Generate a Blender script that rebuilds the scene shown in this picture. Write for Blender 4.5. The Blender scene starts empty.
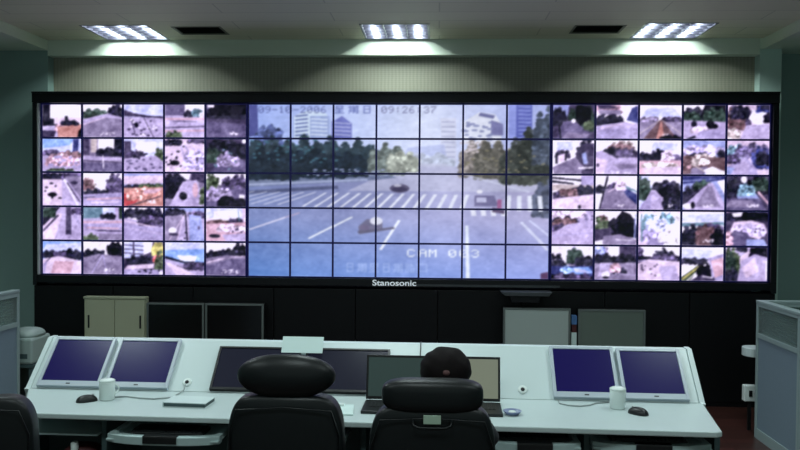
import bpy, bmesh, math, random
import numpy as np
from mathutils import Matrix, Vector
C = bpy.data.collections.new('scene'); bpy.context.scene.collection.children.link(C)
PI = math.pi
# ------------------------------------------------------------------ helpers
def lin(c):
    c = np.asarray(c, dtype=float) / 255.0
    return np.where(c <= .04045, c / 12.92, ((c + .055) / 1.055) ** 2.4)
def mat(name, rgb, rough=.5, metal=0., emit=None, estr=1., noise=0., nscale=8., spec=None, coat=0.):
    m = bpy.data.materials.new(name); m.use_nodes = True
    nt = m.node_tree; b = nt.nodes['Principled BSDF']
    col = tuple(lin(rgb)) + (1,)
    b.inputs['Base Color'].default_value = col
    b.inputs['Roughness'].default_value = rough; b.inputs['Metallic'].default_value = metal
    if spec is not None: b.inputs['Specular IOR Level'].default_value = spec
    if coat: b.inputs['Coat Weight'].default_value = coat; b.inputs['Coat Roughness'].default_value = .15
    if emit is not None:
        b.inputs['Emission Color'].default_value = tuple(lin(emit)) + (1,)
        b.inputs['Emission Strength'].default_value = estr
    if noise:
        tc = nt.nodes.new('ShaderNodeTexCoord'); n = nt.nodes.new('ShaderNodeTexNoise')
        n.inputs['Scale'].default_value = nscale; n.inputs['Detail'].default_value = 4
        mx = nt.nodes.new('ShaderNodeMix'); mx.data_type = 'RGBA'
        mx.inputs['A'].default_value = tuple(v * (1 - noise) for v in col[:3]) + (1,)
        mx.inputs['B'].default_value = tuple(min(1, v * (1 + noise)) for v in col[:3]) + (1,)
        nt.links.new(tc.outputs['Object'], n.inputs['Vector']); nt.links.new(n.outputs['Fac'], mx.inputs['Factor'])
        nt.links.new(mx.outputs['Result'], b.inputs['Base Color'])
    return m
class MB:
    """collects shapes; build() links them as one mesh object"""
    def __init__(s): s.v = []; s.f = []; s.sm = []
    def add(s, vs, fs, M=None, smooth=False):
        n = len(s.v)
        s.v += [tuple(M @ Vector(p)) if M is not None else tuple(p) for p in vs]
        s.f += [tuple(n + i for i in f) for f in fs]; s.sm += [smooth] * len(fs); return s
    def box(s, x0, x1, y0, y1, z0, z1, M=None):
        vs = [(x, y, z) for z in (z0, z1) for y in (y0, y1) for x in (x0, x1)]
        return s.add(vs, [(0, 2, 3, 1), (4, 5, 7, 6), (0, 1, 5, 4), (2, 6, 7, 3), (0, 4, 6, 2), (1, 3, 7, 5)], M)
    def prism(s, pts, a0, a1, axis='z', M=None):
        def q(p, a): return (p[0], p[1], a) if axis == 'z' else ((a, p[0], p[1]) if axis == 'x' else (p[0], a, p[1]))
        n = len(pts); vs = [q(p, a0) for p in pts] + [q(p, a1) for p in pts]
        fs = [tuple(range(n))[::-1], tuple(range(n, 2 * n))] + [(i, (i + 1) % n, n + (i + 1) % n, n + i) for i in range(n)]
        return s.add(vs, fs, M)
    def lathe(s, prof, n=24, M=None):
        vs = []; fs = []
        for r, z in prof: vs += [(r * math.cos(2 * PI * k / n), r * math.sin(2 * PI * k / n), z) for k in range(n)]
        for j in range(len(prof) - 1):
            for k in range(n): fs.append((j * n + k, j * n + (k + 1) % n, (j + 1) * n + (k + 1) % n, (j + 1) * n + k))
        fs.append(tuple(range(n))[::-1]); fs.append(tuple(range((len(prof) - 1) * n, len(prof) * n)))
        return s.add(vs, fs, M, True)
    def tube(s, pts, r, n=8, M=None):
        pts = [Vector(p) for p in pts]; vs = []; fs = []; up = Vector((0, 0, 1))
        for i, p in enumerate(pts):
            t = (pts[min(i + 1, len(pts) - 1)] - pts[max(i - 1, 0)]).normalized()
            a = t.cross(up)
            if a.length < .05: a = t.cross(Vector((1, 0, 0)))
            a.normalize(); b = t.cross(a); rr = r[i] if isinstance(r, (list, tuple)) else r
            vs += [tuple(p + rr * (math.cos(2 * PI * k / n) * a + math.sin(2 * PI * k / n) * b)) for k in range(n)]
        for j in range(len(pts) - 1):
            for k in range(n): fs.append((j * n + k, j * n + (k + 1) % n, (j + 1) * n + (k + 1) % n, (j + 1) * n + k))
        fs.append(tuple(range(n))[::-1]); fs.append(tuple(range((len(pts) - 1) * n, len(pts) * n)))
        return s.add(vs, fs, M, True)
    def sup(s, c, r, e=.5, e2=None, nu=32, nv=20, M=None, fn=None):
        """superellipsoid: e small = boxy, 1 = round"""
        e2 = e if e2 is None else e2
        g = lambda w, m: math.copysign(abs(w) ** m, w); vs = []; fs = []
        for j in range(1, nv):
            t = -PI / 2 + PI * j / nv
            for k in range(nu):
                p = 2 * PI * k / nu
                q = (g(math.cos(t), e2) * g(math.cos(p), e), g(math.cos(t), e2) * g(math.sin(p), e), g(math.sin(t), e2))
                if fn: q = fn(*q)
                vs.append((c[0] + r[0] * q[0], c[1] + r[1] * q[1], c[2] + r[2] * q[2]))
        for sg in (-1, 1):
            q = (0, 0, sg)
            if fn: q = fn(*q)
            vs.append((c[0] + r[0] * q[0], c[1] + r[1] * q[1], c[2] + r[2] * q[2]))
        for j in range(nv - 2):
            for k in range(nu): fs.append((j * nu + k, j * nu + (k + 1) % nu, (j + 1) * nu + (k + 1) % nu, (j + 1) * nu + k))
        L = len(vs)
        for k in range(nu):
            fs.append((L - 2, (k + 1) % nu, k)); fs.append((L - 1, (nv - 2) * nu + k, (nv - 2) * nu + (k + 1) % nu))
        return s.add(vs, fs, M, True)
    def mesh(s, name, m):
        me = bpy.data.meshes.new(name); me.from_pydata(s.v, [], s.f)
        me.polygons.foreach_set('use_smooth', s.sm); me.materials.append(m); me.update(); return me
    def build(s, name, m, parent=None, bevel=0, loc=None):
        o = bpy.data.objects.new(name, s.mesh(name, m)); C.objects.link(o)
        if parent: o.parent = parent
        if loc: o.location = loc
        if bevel:
            b = o.modifiers.new('Bevel', 'BEVEL'); b.width = bevel; b.segments = 2; b.limit_method = 'ANGLE'
        return o
def thing(name, label, cat, loc=(0, 0, 0), rz=0, group=None):
    o = bpy.data.objects.new(name, None); C.objects.link(o); o.location = loc; o.rotation_euler = (0, 0, rz)
    o.empty_display_size = .05
    return tag(o, label, cat, group)
def tag(o, label, cat, group=None):
    if not 4 <= len(label.split()) <= 16 and label: print('LABEL', label)
    o['label'] = label; o['category'] = cat
    if group: o['group'] = group
    return o
def struct(mb, name, m, bevel=0):
    o = mb.build(name, m, None, bevel); o['kind'] = 'structure'; return o
def kids(o): return [c for c in C.objects if c.parent == o]
def dup(root, loc, label=None, group=None, rz=None):
    def cp(o, par):
        c = o.copy(); C.objects.link(c)
        if par: c.parent = par
        for ch in kids(o): cp(ch, c)
        return c
    r = cp(root, None); r.location = loc
    if rz is not None: r.rotation_euler = (0, 0, rz)
    if label: r['label'] = label
    if group: r['group'] = group
    return r
# ------------------------------------------------------------------ materials
M_CEIL = mat('ceiling_panel', (200, 198, 180), .5)
nt = M_CEIL.node_tree; b = nt.nodes['Principled BSDF']
tc = nt.nodes.new('ShaderNodeTexCoord'); br = nt.nodes.new('ShaderNodeTexBrick')
br.inputs['Scale'].default_value = 1; br.inputs['Brick Width'].default_value = 1.8; br.inputs['Row Height'].default_value = .3
br.inputs['Mortar Size'].default_value = .006; br.inputs['Color1'].default_value = (*lin((226, 224, 202)), 1)
br.inputs['Color2'].default_value = (*lin((220, 218, 196)), 1); br.inputs['Mortar'].default_value = (*lin((196, 194, 174)), 1)
nt.links.new(tc.outputs['Object'], br.inputs['Vector']); nt.links.new(br.outputs['Color'], b.inputs['Base Color'])
M_WALL = mat('teal_grey_wall_paint', (132, 158, 152), .6, noise=.04, nscale=2)
M_COLUMN = mat('pale_teal_column_paint', (186, 212, 202), .6)
M_BEAM = mat('white_green_beam_paint', (214, 226, 210), .5)
M_PAPER = mat('striped_wallpaper', (140, 140, 122), .6)
nt = M_PAPER.node_tree; b = nt.nodes['Principled BSDF']
tc = nt.nodes.new('ShaderNodeTexCoord'); wv = nt.nodes.new('ShaderNodeTexWave'); wv.bands_direction = 'X'
wv.inputs['Scale'].default_value = 9; wv.inputs['Distortion'].default_value = 1.2; wv.inputs['Detail'].default_value = 2
w2 = nt.nodes.new('ShaderNodeTexWave'); w2.bands_direction = 'Z'; w2.inputs['Scale'].default_value = 16
ad = nt.nodes.new('ShaderNodeMath'); ad.operation = 'ADD'; mu = nt.nodes.new('ShaderNodeMath'); mu.operation = 'MULTIPLY'; mu.inputs[1].default_value = .5
cr = nt.nodes.new('ShaderNodeMix'); cr.data_type = 'RGBA'
cr.inputs['A'].default_value = (*lin((136, 136, 120)), 1); cr.inputs['B'].default_value = (*lin((160, 160, 142)), 1)
nt.links.new(tc.outputs['Object'], wv.inputs['Vector']); nt.links.new(tc.outputs['Object'], w2.inputs['Vector'])
nt.links.new(wv.outputs['Fac'], ad.inputs[0]); nt.links.new(w2.outputs['Fac'], ad.inputs[1]); nt.links.new(ad.outputs[0], mu.inputs[0])
nt.links.new(mu.outputs[0], cr.inputs['Factor']); nt.links.new(cr.outputs['Result'], b.inputs['Base Color'])
M_FLOOR = mat('dark_red_wood_floor', (84, 44, 36), .3, noise=.3, nscale=3)
nt = M_FLOOR.node_tree; b = nt.nodes['Principled BSDF']
tc = nt.nodes.new('ShaderNodeTexCoord'); br = nt.nodes.new('ShaderNodeTexBrick')
br.inputs['Scale'].default_value = 1; br.inputs['Brick Width'].default_value = .9; br.inputs['Row Height'].default_value = .12
br.inputs['Mortar Size'].default_value = .003; br.inputs['Color1'].default_value = (*lin((70, 40, 36)), 1)
br.inputs['Color2'].default_value = (*lin((54, 32, 28)), 1); br.inputs['Mortar'].default_value = (*lin((30, 16, 14)), 1)
nt.links.new(tc.outputs['Object'], br.inputs['Vector']); nt.links.new(br.outputs['Color'], b.inputs['Base Color'])
M_BLACK = mat('black_satin_metal', (11, 12, 17), .35, spec=.35)
M_BLACKP = mat('black_wall_panel', (9, 10, 13), .5, spec=.25, noise=.2, nscale=5)
M_BEZEL = mat('display_bezel_screen_glow', (20, 22, 48), .4, emit=(22, 22, 74), estr=.5)  # blue emission imitates screen glow caught on the bezel
M_SILVER = mat('silver_strip', (190, 196, 198), .45, .1)
M_LOGO = mat('white_lettering', (225, 230, 235), .4, emit=(200, 210, 215), estr=.45)
M_LOUVRE = mat('polished_louvre', (92, 92, 108), .35, .6)
M_TUBE = mat('fluorescent_tube', (255, 255, 255), .3, emit=(235, 250, 255), estr=5)
M_VENT = mat('vent_dark', (40, 42, 38), .6)
M_VENTF = mat('vent_frame', (118, 120, 108), .5)
M_CREAM = mat('cream_cabinet', (168, 172, 146), .45)
M_CREAM2 = mat('cream_cabinet_door', (178, 181, 154), .45)
M_ALU = mat('brushed_aluminium', (120, 128, 126), .4, .5)
M_DGLASS = mat('dark_glass', (10, 12, 14), .15)
M_GGLASS = mat('grey_reflection_glass', (176, 188, 184), .3)  # pale grey is the pane's reflection painted into its base colour
M_GGLASS2 = mat('dim_grey_reflection_glass', (104, 116, 108), .3)  # same reflecting glass, with a dimmer reflection painted in
M_DESK = mat('white_laminate', (186, 200, 200), .42, noise=.03, nscale=20)
M_DESKE = mat('white_desk_panel', (200, 214, 214), .4)
M_UNDER = mat('dark_teal_under_desk', (62, 82, 84), .6)
M_TRAY = mat('pale_teal_tray', (170, 190, 190), .4)
M_KEY = mat('black_keys', (22, 24, 26), .4)
M_KEYB = mat('keyboard_case', (32, 34, 36), .45)
M_MONF = mat('silver_monitor_frame', (176, 186, 196), .35)
M_MONS = mat('dark_blue_screen', (14, 12, 44), .25, emit=(26, 20, 84), estr=.6, spec=.15)
M_OFFS = mat('off_screen_with_glow', (26, 28, 38), .2, emit=(34, 34, 50), estr=.4, spec=.2)  # faint glow painted into a switched-off screen
M_LAP1 = mat('dim_green_screen', (30, 40, 38), .35, emit=(52, 68, 66), estr=.7, spec=.2)
M_LAP2 = mat('pale_yellow_grey_screen', (70, 76, 66), .4, emit=(128, 134, 118), estr=.7, spec=.2)
M_BPLAST = mat('black_plastic', (18, 20, 22), .4)
M_LEATHER = mat('black_leather', (12, 16, 18), .42, noise=.25, nscale=30, spec=.32)
M_WHITE = mat('white_ceramic', (225, 235, 232), .25)
M_PAPERW = mat('white_paper', (205, 225, 222), .6)
M_CABLE = mat('grey_white_cable', (150, 160, 160), .5)
M_PART = mat('grey_blue_fabric_panel', (112, 130, 142), .75, noise=.06, nscale=60)
M_PARTF = mat('pale_grey_partition_frame', (140, 158, 158), .45)
M_BLIND = mat('pale_teal_blind', (95, 125, 122), .5)
M_SKIN = mat('skin', (205, 150, 122), .5)
M_HAIR = mat('dark_brown_hair', (17, 12, 13), .7, noise=.6, nscale=60, spec=.1)
M_SHIRT = mat('dark_shirt', (26, 28, 36), .8)
M_TROUS = mat('dark_trousers', (20, 20, 24), .8)
M_TIE = mat('dull_brown_hair_tie', (92, 62, 62), .7)
M_PRINT = mat('pale_grey_plastic', (150, 166, 162), .45)
M_GLASS = mat('clear_glass', (220, 235, 232), .08)
M_GLASS.node_tree.nodes['Principled BSDF'].inputs['Transmission Weight'].default_value = .9
M_GLASS.node_tree.nodes['Principled BSDF'].inputs['IOR'].default_value = 1.1
M_BLUEP = mat('blue_paper', (70, 110, 160), .6)
M_REDB = mat('dark_red_bag', (70, 24, 28), .6)
M_DEVICE = mat('dark_grey_device', (62, 66, 70), .35)
# screen pictures: the colours are stored in the mesh
M_PIC = bpy.data.materials.new('live_screen'); M_PIC.use_nodes = True
nt = M_PIC.node_tree; b = nt.nodes['Principled BSDF']; at = nt.nodes.new('ShaderNodeAttribute'); at.attribute_name = 'picture'
b.inputs['Base Color'].default_value = (.01, .01, .015, 1); b.inputs['Roughness'].default_value = .35
nt.links.new(at.outputs['Color'], b.inputs['Emission Color']); b.inputs['Emission Strength'].default_value = 1.0
# ------------------------------------------------------------------ picture painter
PAL = dict(W=(246, 240, 250), S=(204, 208, 244), B=(146, 176, 232), L=(184, 172, 206), M=(140, 130, 158), D=(104, 96, 128),
           T=(40, 38, 54), G=(50, 62, 58), N=(22, 19, 32), P=(202, 168, 184), O=(192, 142, 136), R=(190, 88, 94), Y=(176, 168, 104),
           C=(112, 138, 154), K=(76, 68, 94), E=(196, 184, 184), Q=(218, 200, 222), U=(62, 66, 116), A=(110, 88, 94), V=(74, 84, 68),
           H=(154, 162, 208), F=(170, 160, 198))
class Canvas:
    def __init__(s, w, h, seed, fine=.035):
        s.fine = fine; s.jit = 1.
        s.w, s.h = w, h; s.a = np.zeros((h, w, 3)); s.rng = np.random.default_rng(seed)
        yy, xx = np.mgrid[0:h, 0:w]; s.x = (xx + .5) / w; s.y = (yy + .5) / h
    def poly(s, col, P, al=1.):
        ins = np.zeros((s.h, s.w), bool); n = len(P)
        for i in range(n):
            (x0, y0), (x1, y1) = P[i], P[(i + 1) % n]
            if y0 == y1: continue
            c = ((y0 > s.y) != (y1 > s.y)) & (s.x < (x1 - x0) * (s.y - y0) / (y1 - y0) + x0); ins ^= c
        s.a[ins] = s.a[ins] * (1 - al) + np.array(col) * al
    def blob(s, col, cx, cy, rx, ry, al=1.):
        i0, i1 = max(0, int((cx - rx) * s.w)), max(0, int((cx + rx) * s.w) + 2); j0, j1 = max(0, int((cy - ry) * s.h)), max(0, int((cy + ry) * s.h) + 2)
        X, Y, A = s.x[j0:j1, i0:i1], s.y[j0:j1, i0:i1], s.a[j0:j1, i0:i1]
        m = ((X - cx) / rx) ** 2 + ((Y - cy) / ry) ** 2 < 1
        A[m] = A[m] * (1 - al) + np.array(col) * al
    def trees(s, col, x0, y0, x1, y1):
        w, h = x1 - x0, y1 - y0; asp = s.w / s.h; q = s.fine
        s.poly(col, [(x0 + w * .08, y0 + h * .55), (x0 + w * .3, y0 + h * .25), (x1 - w * .3, y0 + h * .22), (x1 - w * .08, y0 + h * .5), (x1 - w * .05, y1), (x0 + w * .05, y1)], .85)
        n = int(min(700, 30 + 1.1 * w * h / (q * q)))
        for i in range(n):
            r = s.rng.random(5); k = 1 + (r[3] - .45) * s.jit
            if r[4] < .12: k *= 1 + .5 * s.jit
            cx = r[0] * 2 - 1; top = .5 - .5 * math.sqrt(max(0, 1 - cx * cx)) * (.85 + .3 * math.sin(9 * cx + x0 * 7))
            rr = q * (.6 + .9 * r[2])
            s.blob(np.array(col) * k, x0 + w * r[0], y0 + h * (top + (1 - top) * r[1]), rr, rr * asp * .8, .85)
    def dots(s, col, n, x0, y0, x1, y1, r):
        for i in range(int(n)):
            q = s.rng.random(3); s.blob(col, x0 + (x1 - x0) * q[0], y0 + (y1 - y0) * q[1], r * (.6 + .8 * q[2]), r * .8)
    def line(s, col, w, x0, y0, x1, y1, al=1.):
        dx, dy = x1 - x0, y1 - y0; L = math.hypot(dx, dy); nx, ny = -dy / L * w / 2, dx / L * w / 2
        s.poly(col, [(x0 + nx, y0 + ny), (x1 + nx, y1 + ny), (x1 - nx, y1 - ny), (x0 - nx, y0 - ny)], al)
    def smooth_noise(s, amp, cells):
        g = s.rng.normal(0, 1, (cells + 2, cells + 2)); X = s.x * cells; Y = s.y * cells
        i = X.astype(int); j = Y.astype(int); fx = X - i; fy = Y - j
        v = g[j, i] * (1 - fx) * (1 - fy) + g[j, i + 1] * fx * (1 - fy) + g[j + 1, i] * (1 - fx) * fy + g[j + 1, i + 1] * fx * fy
        s.a += (v * amp)[..., None]
    def script(s, spec):
        for st in spec.split(';'):
            t = st.split()
            if not t: continue
            if len(t) == 1: s.a[:] = PAL[t[0]]; continue
            if t[0] == 'c':
                v = [float(q) for q in t[1:]]; s.dots(PAL['W'], v[0] * 5, v[1], v[2], v[3], v[4], .018); continue
            k, col, v = t[0], PAL[t[1]], [float(q) for q in t[2:]]
            if k == 'p': s.poly(col, list(zip(v[::2], v[1::2])))
            elif k == 't': s.trees(col, *v)
            elif k == 'd': s.dots(col, *v)
            elif k == 'l': s.line(col, *v)
            elif k == 'b': s.blob(col, *v)
    def down(s, k):
        h, w = s.h // k, s.w // k
        for ax in (0, 1):                    # soft focus
            for _ in range(2): s.a = (np.roll(s.a, 1, ax) + 2 * s.a + np.roll(s.a, -1, ax)) / 4 if _ else (np.roll(s.a, 2, ax) + s.a + np.roll(s.a, -2, ax)) / 3
        return np.clip(s.a[:h * k, :w * k].reshape(h, k, w, k, 3).mean((1, 3)), 0, 255)
def screen_mesh(img, w, h):
    """grid in the XZ plane, origin lower left, facing -Y"""
    H_, W_ = img.shape[:2]
    me = bpy.data.meshes.new('screen')
    xs = np.linspace(0, w, W_); zs = np.linspace(h, 0, H_)
    co = np.zeros((H_, W_, 3)); co[..., 0] = xs[None]; co[..., 2] = zs[:, None]
    idx = np.arange(H_ * W_).reshape(H_, W_)
    f = np.stack([idx[1:, :-1], idx[1:, 1:], idx[:-1, 1:], idx[:-1, :-1]], -1).reshape(-1, 4)
    me.from_pydata(co.reshape(-1, 3).tolist(), [], f.tolist())
    a = me.color_attributes.new('picture', 'FLOAT_COLOR', 'POINT')
    rgba = np.ones((H_ * W_, 4), np.float32); rgba[:, :3] = lin(img.reshape(-1, 3))
    a.data.foreach_set('color', rgba.ravel()); me.materials.append(M_PIC); me.update(); return me
# one entry per feed: (what it shows, painting)
LEFT = [[
 ('orange rooftops under a white sky beside a dark tower', 'W;p T 0 0 .2 0 .2 .42 .38 .45 .38 .68 0 .68;p Q .3 .4 1 .4 1 .55 .3 .6;p L 0 .66 1 .6 1 1 0 1;t P .35 .55 .95 .8;p O .38 .68 1 .6 .92 1 .4 1;p T .57 .35 .65 .35 .66 .55 .56 .55;t T .5 .5 .9 .62;p K 0 .78 .35 .8 .3 1 0 1;p N .92 .8 1 .7 1 1 .88 1'),
 ('a wide grey avenue curving right below a hedge line', 'W;t G 0 .15 .6 .42;t T .65 0 1 .42;p L 0 .45 .6 .28 1 .4 1 1 0 1;p M 0 .6 .6 .4 1 .45 1 1 0 1;l Q .03 0 .62 .55 .4;c 3 .45 .85 .8 .95'),
 ('a lavender square full of traffic below a bridge', 'S;p K 0 .16 .25 .26 .6 .34 1 .36 1 .42 0 .36;p L 0 .38 1 .42 1 1 0 1;d K 14 .05 .45 .95 .95 .035;d W 12 .1 .45 .95 .95 .03;l K .02 .5 .4 .75 1;l K .02 .2 .5 .3 .95;b T .32 .62 .05 .08'),
 ('a pink crossroads with a slate building at upper left', 'L;p W .45 0 1 0 1 .35 .45 .35;p D 0 0 .5 0 .5 .33 0 .33;t T .5 .2 .68 .36;t C .7 .15 .9 .35;p W .86 .25 .95 .25 .95 .42 .86 .42;l P .06 0 .44 1 .44;l K .03 0 .7 1 .66;l P .05 0 .8 1 .78;l K .02 .2 .5 .8 .52;t V .04 .8 .4 1.05'),
 ('a dark tree canopy hanging over a dusky mauve road', 'D;t T 0 0 1 .5;p N .1 0 1 0 1 .3 .1 .35;p W .04 .02 .2 .02 .2 .1 .04 .1;p K 0 .42 1 .45 1 .6 0 .5;p D 0 .5 1 .6 1 1 0 1;c 4 .6 .82 .8 .9'),
], [
 ('pale blue sky and a blue tower over a pink plaza', 'S;p B 0 0 .8 0 .7 .2 0 .3;p U .78 0 .92 0 .9 .42 .76 .42;p L 0 .4 1 .48 1 1 0 1;t K 0 .36 .4 .48;t A .4 .4 1 .55;t P .1 .48 .9 .8;d F 14 0 .55 1 1 .06;t V .1 .9 .8 1.1'),
 ('a street between dark blocks with a bright gap of sky', 'M;p K 0 0 .16 0 .16 .5 0 .5;p E .2 0 .36 0 .34 .42 .2 .42;p W .38 0 .78 0 .78 .34 .38 .3;p T .78 0 1 0 1 .55 .78 .55;t T .36 .26 1 .56;p L 0 .52 1 .56 1 .66 0 .64;l K .03 0 .66 1 .72;p D 0 .72 1 .74 1 1 0 1;l W .02 .5 .5 .52 .9'),
 ('a dark block at left and pale blue sky over a boulevard', 'S;p W .3 .1 .8 .1 .8 .4 .3 .4;p K 0 .08 .18 .08 .2 .6 0 .62;t K .1 .35 .5 .6;t V .78 .3 1.02 .75;p L .0 .6 .8 .5 1 .7 1 1 0 1;d D 16 .05 .6 .95 .95 .04;d T 8 .2 .4 .6 .6 .04'),
 ('a pale road scattered with cars and a black car at left', 'Q;t T 0 0 .4 .2;t K .6 0 1 .12;d T 12 .02 .15 .5 .95 .035;l F .04 .5 .2 .9 1;l L .05 .4 .2 .6 1;t F .5 .3 1 .9;b N .25 .72 .12 .08;b K .8 .6 .03 .06'),
 ('dusky trees with a small white lamp at the top corner', 'K;t T 0 0 1 .6;t G 0 .3 .4 .7;p D .5 .4 1 .7 1 1 .1 1;t M .3 .4 .8 .8;b W .94 .07 .05 .06;t T .6 .2 1 .5;d C 8 .1 .3 .8 .9 .03'),
], [
 ('a curved slip road with one black car at lower left', 'L;t T 0 0 .5 .22;t K .5 0 1 .15;p Q 0 .2 .5 .2 .5 1 0 1;d T 7 .05 .25 .5 .95 .035;b N .25 .66 .12 .07;l W .05 .55 .2 .9 1;l K .03 .62 .3 .96 .9;p M .55 .1 1 .12 1 .8;b K .8 .3 .1 .05'),
 ('a white sky framed by autumn trees over pink lanes', 'W;t E .02 .1 .3 .5;t A 0 .15 .25 .5;t K .6 .05 1 .65;t T 0 .5 .6 .68;p F 0 .65 1 .58 1 1 0 1;l P .05 .1 .8 1 .75;l K .03 0 .75 .3 .72;l Q .04 .2 .9 .9 .86'),
 ('a bright orange red field under a lavender sky', 'H;p Q 0 .1 1 .05 1 .3 0 .35;t T 0 .36 .5 .52;t V .4 .33 1 .46;p O 0 .45 1 .42 1 1 0 1;p R 0 .6 .45 .7 .2 1 0 1;t O .1 .45 .9 .8;p P .5 .5 1 .45 .8 .6 .5 .62;l A .05 .1 1 .9 .7;c 4 .55 .82 .8 .9'),
 ('a shaded lane with a dark car and a figure in pink', 'M;t T 0 0 .5 .45;t N 0 .3 .35 .75;p W .35 0 .65 0 .6 .2 .5 .16;p K .66 0 1 0 1 .3 .66 .2;p L .45 .25 .8 .2 1 .9 .9 1 .1 1;b N .46 .68 .1 .12;b P .76 .5 .07 .22;t V .9 .4 1.05 .9'),
 ('leafless dark trees and a mauve street with a white van', 'W;t V 0 0 .3 .6;t K .4 .1 .6 .55;t K .62 .05 1 .5;p D 0 .5 1 .45 1 1 0 1;t M 0 .4 .6 .8;t N .3 .72 1 1;p W .83 .62 .96 .64 .96 .74 .83 .72;b N .5 .75 .15 .08'),
], [
 ('a highway split by a dark central reservation', 'L;p Q 0 .6 .4 .2 .5 .2 .3 1 0 1;p T 0 0 .45 0 .3 .22 0 .62;l K .05 0 .75 .4 .25;l Q .02 0 .6 .4 .2;t G 0 0 .3 .3;p K .6 0 .72 0 .73 .84 .58 .84;t K .75 0 1 .2;l F .05 .8 .2 1 .7'),
 ('a teal building corner above a rose coloured crossing', 'L;p C 0 0 .5 0 .5 .32 0 .35;p S .5 0 .8 0 .8 .25 .5 .25;t T .46 .2 .8 .34;p G .9 0 1 0 1 .35 .9 .35;l P .06 0 .46 1 .44;l F .1 0 .55 1 .55;l K .035 .3 .7 1 .72;l P .04 .1 .62 .9 .64;t V .02 .8 .35 1.05;p M .4 .8 1 .8 1 1 .4 1'),
 ('an empty pale road swept below overhanging trees', 'W;p L 0 .3 1 .55 1 1 0 1;t T 0 .05 .6 .3;t T .35 .0 1 .5;t K .4 .25 1 .55;l Q .04 0 .4 .8 .6;p F 0 .5 1 .62 1 1 0 1;l L .05 0 .6 1 .8'),
 ('fanned motorway lanes with a white car at lower left', 'L;p H 0 0 1 0 1 .12 0 .12;t T 0 .04 .5 .24;t K .6 .12 1 .28;p M 0 .3 .45 .2 .3 1 0 1;l Q .02 .5 .2 .1 1;l Q .02 .5 .2 .3 1;l T .03 .52 .15 .56 1;p H .6 .2 .9 .25 1 1 .62 1;b W .2 .68 .1 .09;b K .22 .8 .12 .05;d T 4 .4 .7 .55 1 .03;b D .85 .6 .03 .06'),
 ('a rosy square under a pale turquoise sky with a dark car', 'Q;p S 0 0 .9 0 .9 .38 0 .3;p W .2 .1 .85 .1 .85 .4 .2 .4;t A 0 .38 .55 .5;t K .6 .3 .9 .44;p P 0 .48 1 .42 1 1 0 1;b T .22 .84 .14 .06;t Q .3 .5 1 .7;d K 5 .5 .6 .9 .8 .04;l C .03 .8 .1 .83 .4;p L .4 .8 1 .75 1 1 .5 1'),
], [
 ('a pale pink road under blue sky and a dark treeline', 'B;p S .1 .1 1 .05 1 .35 0 .3;t T 0 .3 .4 .52;t T .5 .25 1 .55;t K .3 .32 .6 .5;p Q 0 .55 .4 .46 1 .6 1 1 0 1;p P .3 .6 .8 .62 .7 1 .2 1;l K .03 .2 .5 .05 .7;p F 0 .7 .12 .6 .05 1 0 1'),
 ('a mauve road narrowing beside a dark tree at right', 'W;t T 0 .25 .55 .48;t N .62 0 1 .46;p M 0 .5 .4 .38 1 .45 1 1 0 1;l K .02 .45 .4 .3 .6;l F .03 .5 .4 .6 1;l F .03 .5 .4 .2 1;c 3 .55 .82 .78 .9'),
 ('a ribbed high rise beside yellow trees and a white car', 'K;p S 0 0 .5 0 .5 .5 0 .5;l K .03 0 .1 .5 .14;l K .03 0 .22 .5 .26;l K .03 0 .34 .5 .38;l K .04 .24 0 .26 .5;t T .1 .42 .7 .68;p W .5 0 .72 0 .7 .3 .5 .4;t Y .72 0 1 .4;t R .75 .42 .95 .65;t V .8 .3 1 .9;p Q .1 .72 .75 .66 .75 .8 0 .85;p F 0 .84 1 .84 1 1 0 1;b W .93 .93 .05 .05;d T 8 .2 .85 .9 .95 .03'),
 ('vivid blue sky over a receding embankment road', 'B;p S 0 0 1 0 1 .2 0 .25;p B .2 .25 1 .2 1 .55 .3 .5;p W .3 .4 .8 .42 .75 .58 .4 .55;p T 0 .42 .5 .58 1 .6 1 .68 .5 .64 0 .5;p L 0 .5 .7 .72 1 .85 1 1 0 1;t K .5 .6 1 .82;p Q 0 .6 .3 .7 .8 1 .3 1;l K .02 .3 .7 .6 .85'),
 ('a grey flyover curve beneath black trees and white sky', 'W;t T 0 .26 .55 .5;t N .7 .0 1.02 .45;t T .4 .2 .8 .42;p M 0 .48 .5 .38 1 .42 1 1 0 1;p D 0 .7 .6 .5 1 .48 1 1 0 1;l Q .04 0 .62 .45 .48;l Q .02 .6 .45 1 .4;c 5 .4 .82 .8 .92'),
]]
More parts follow.
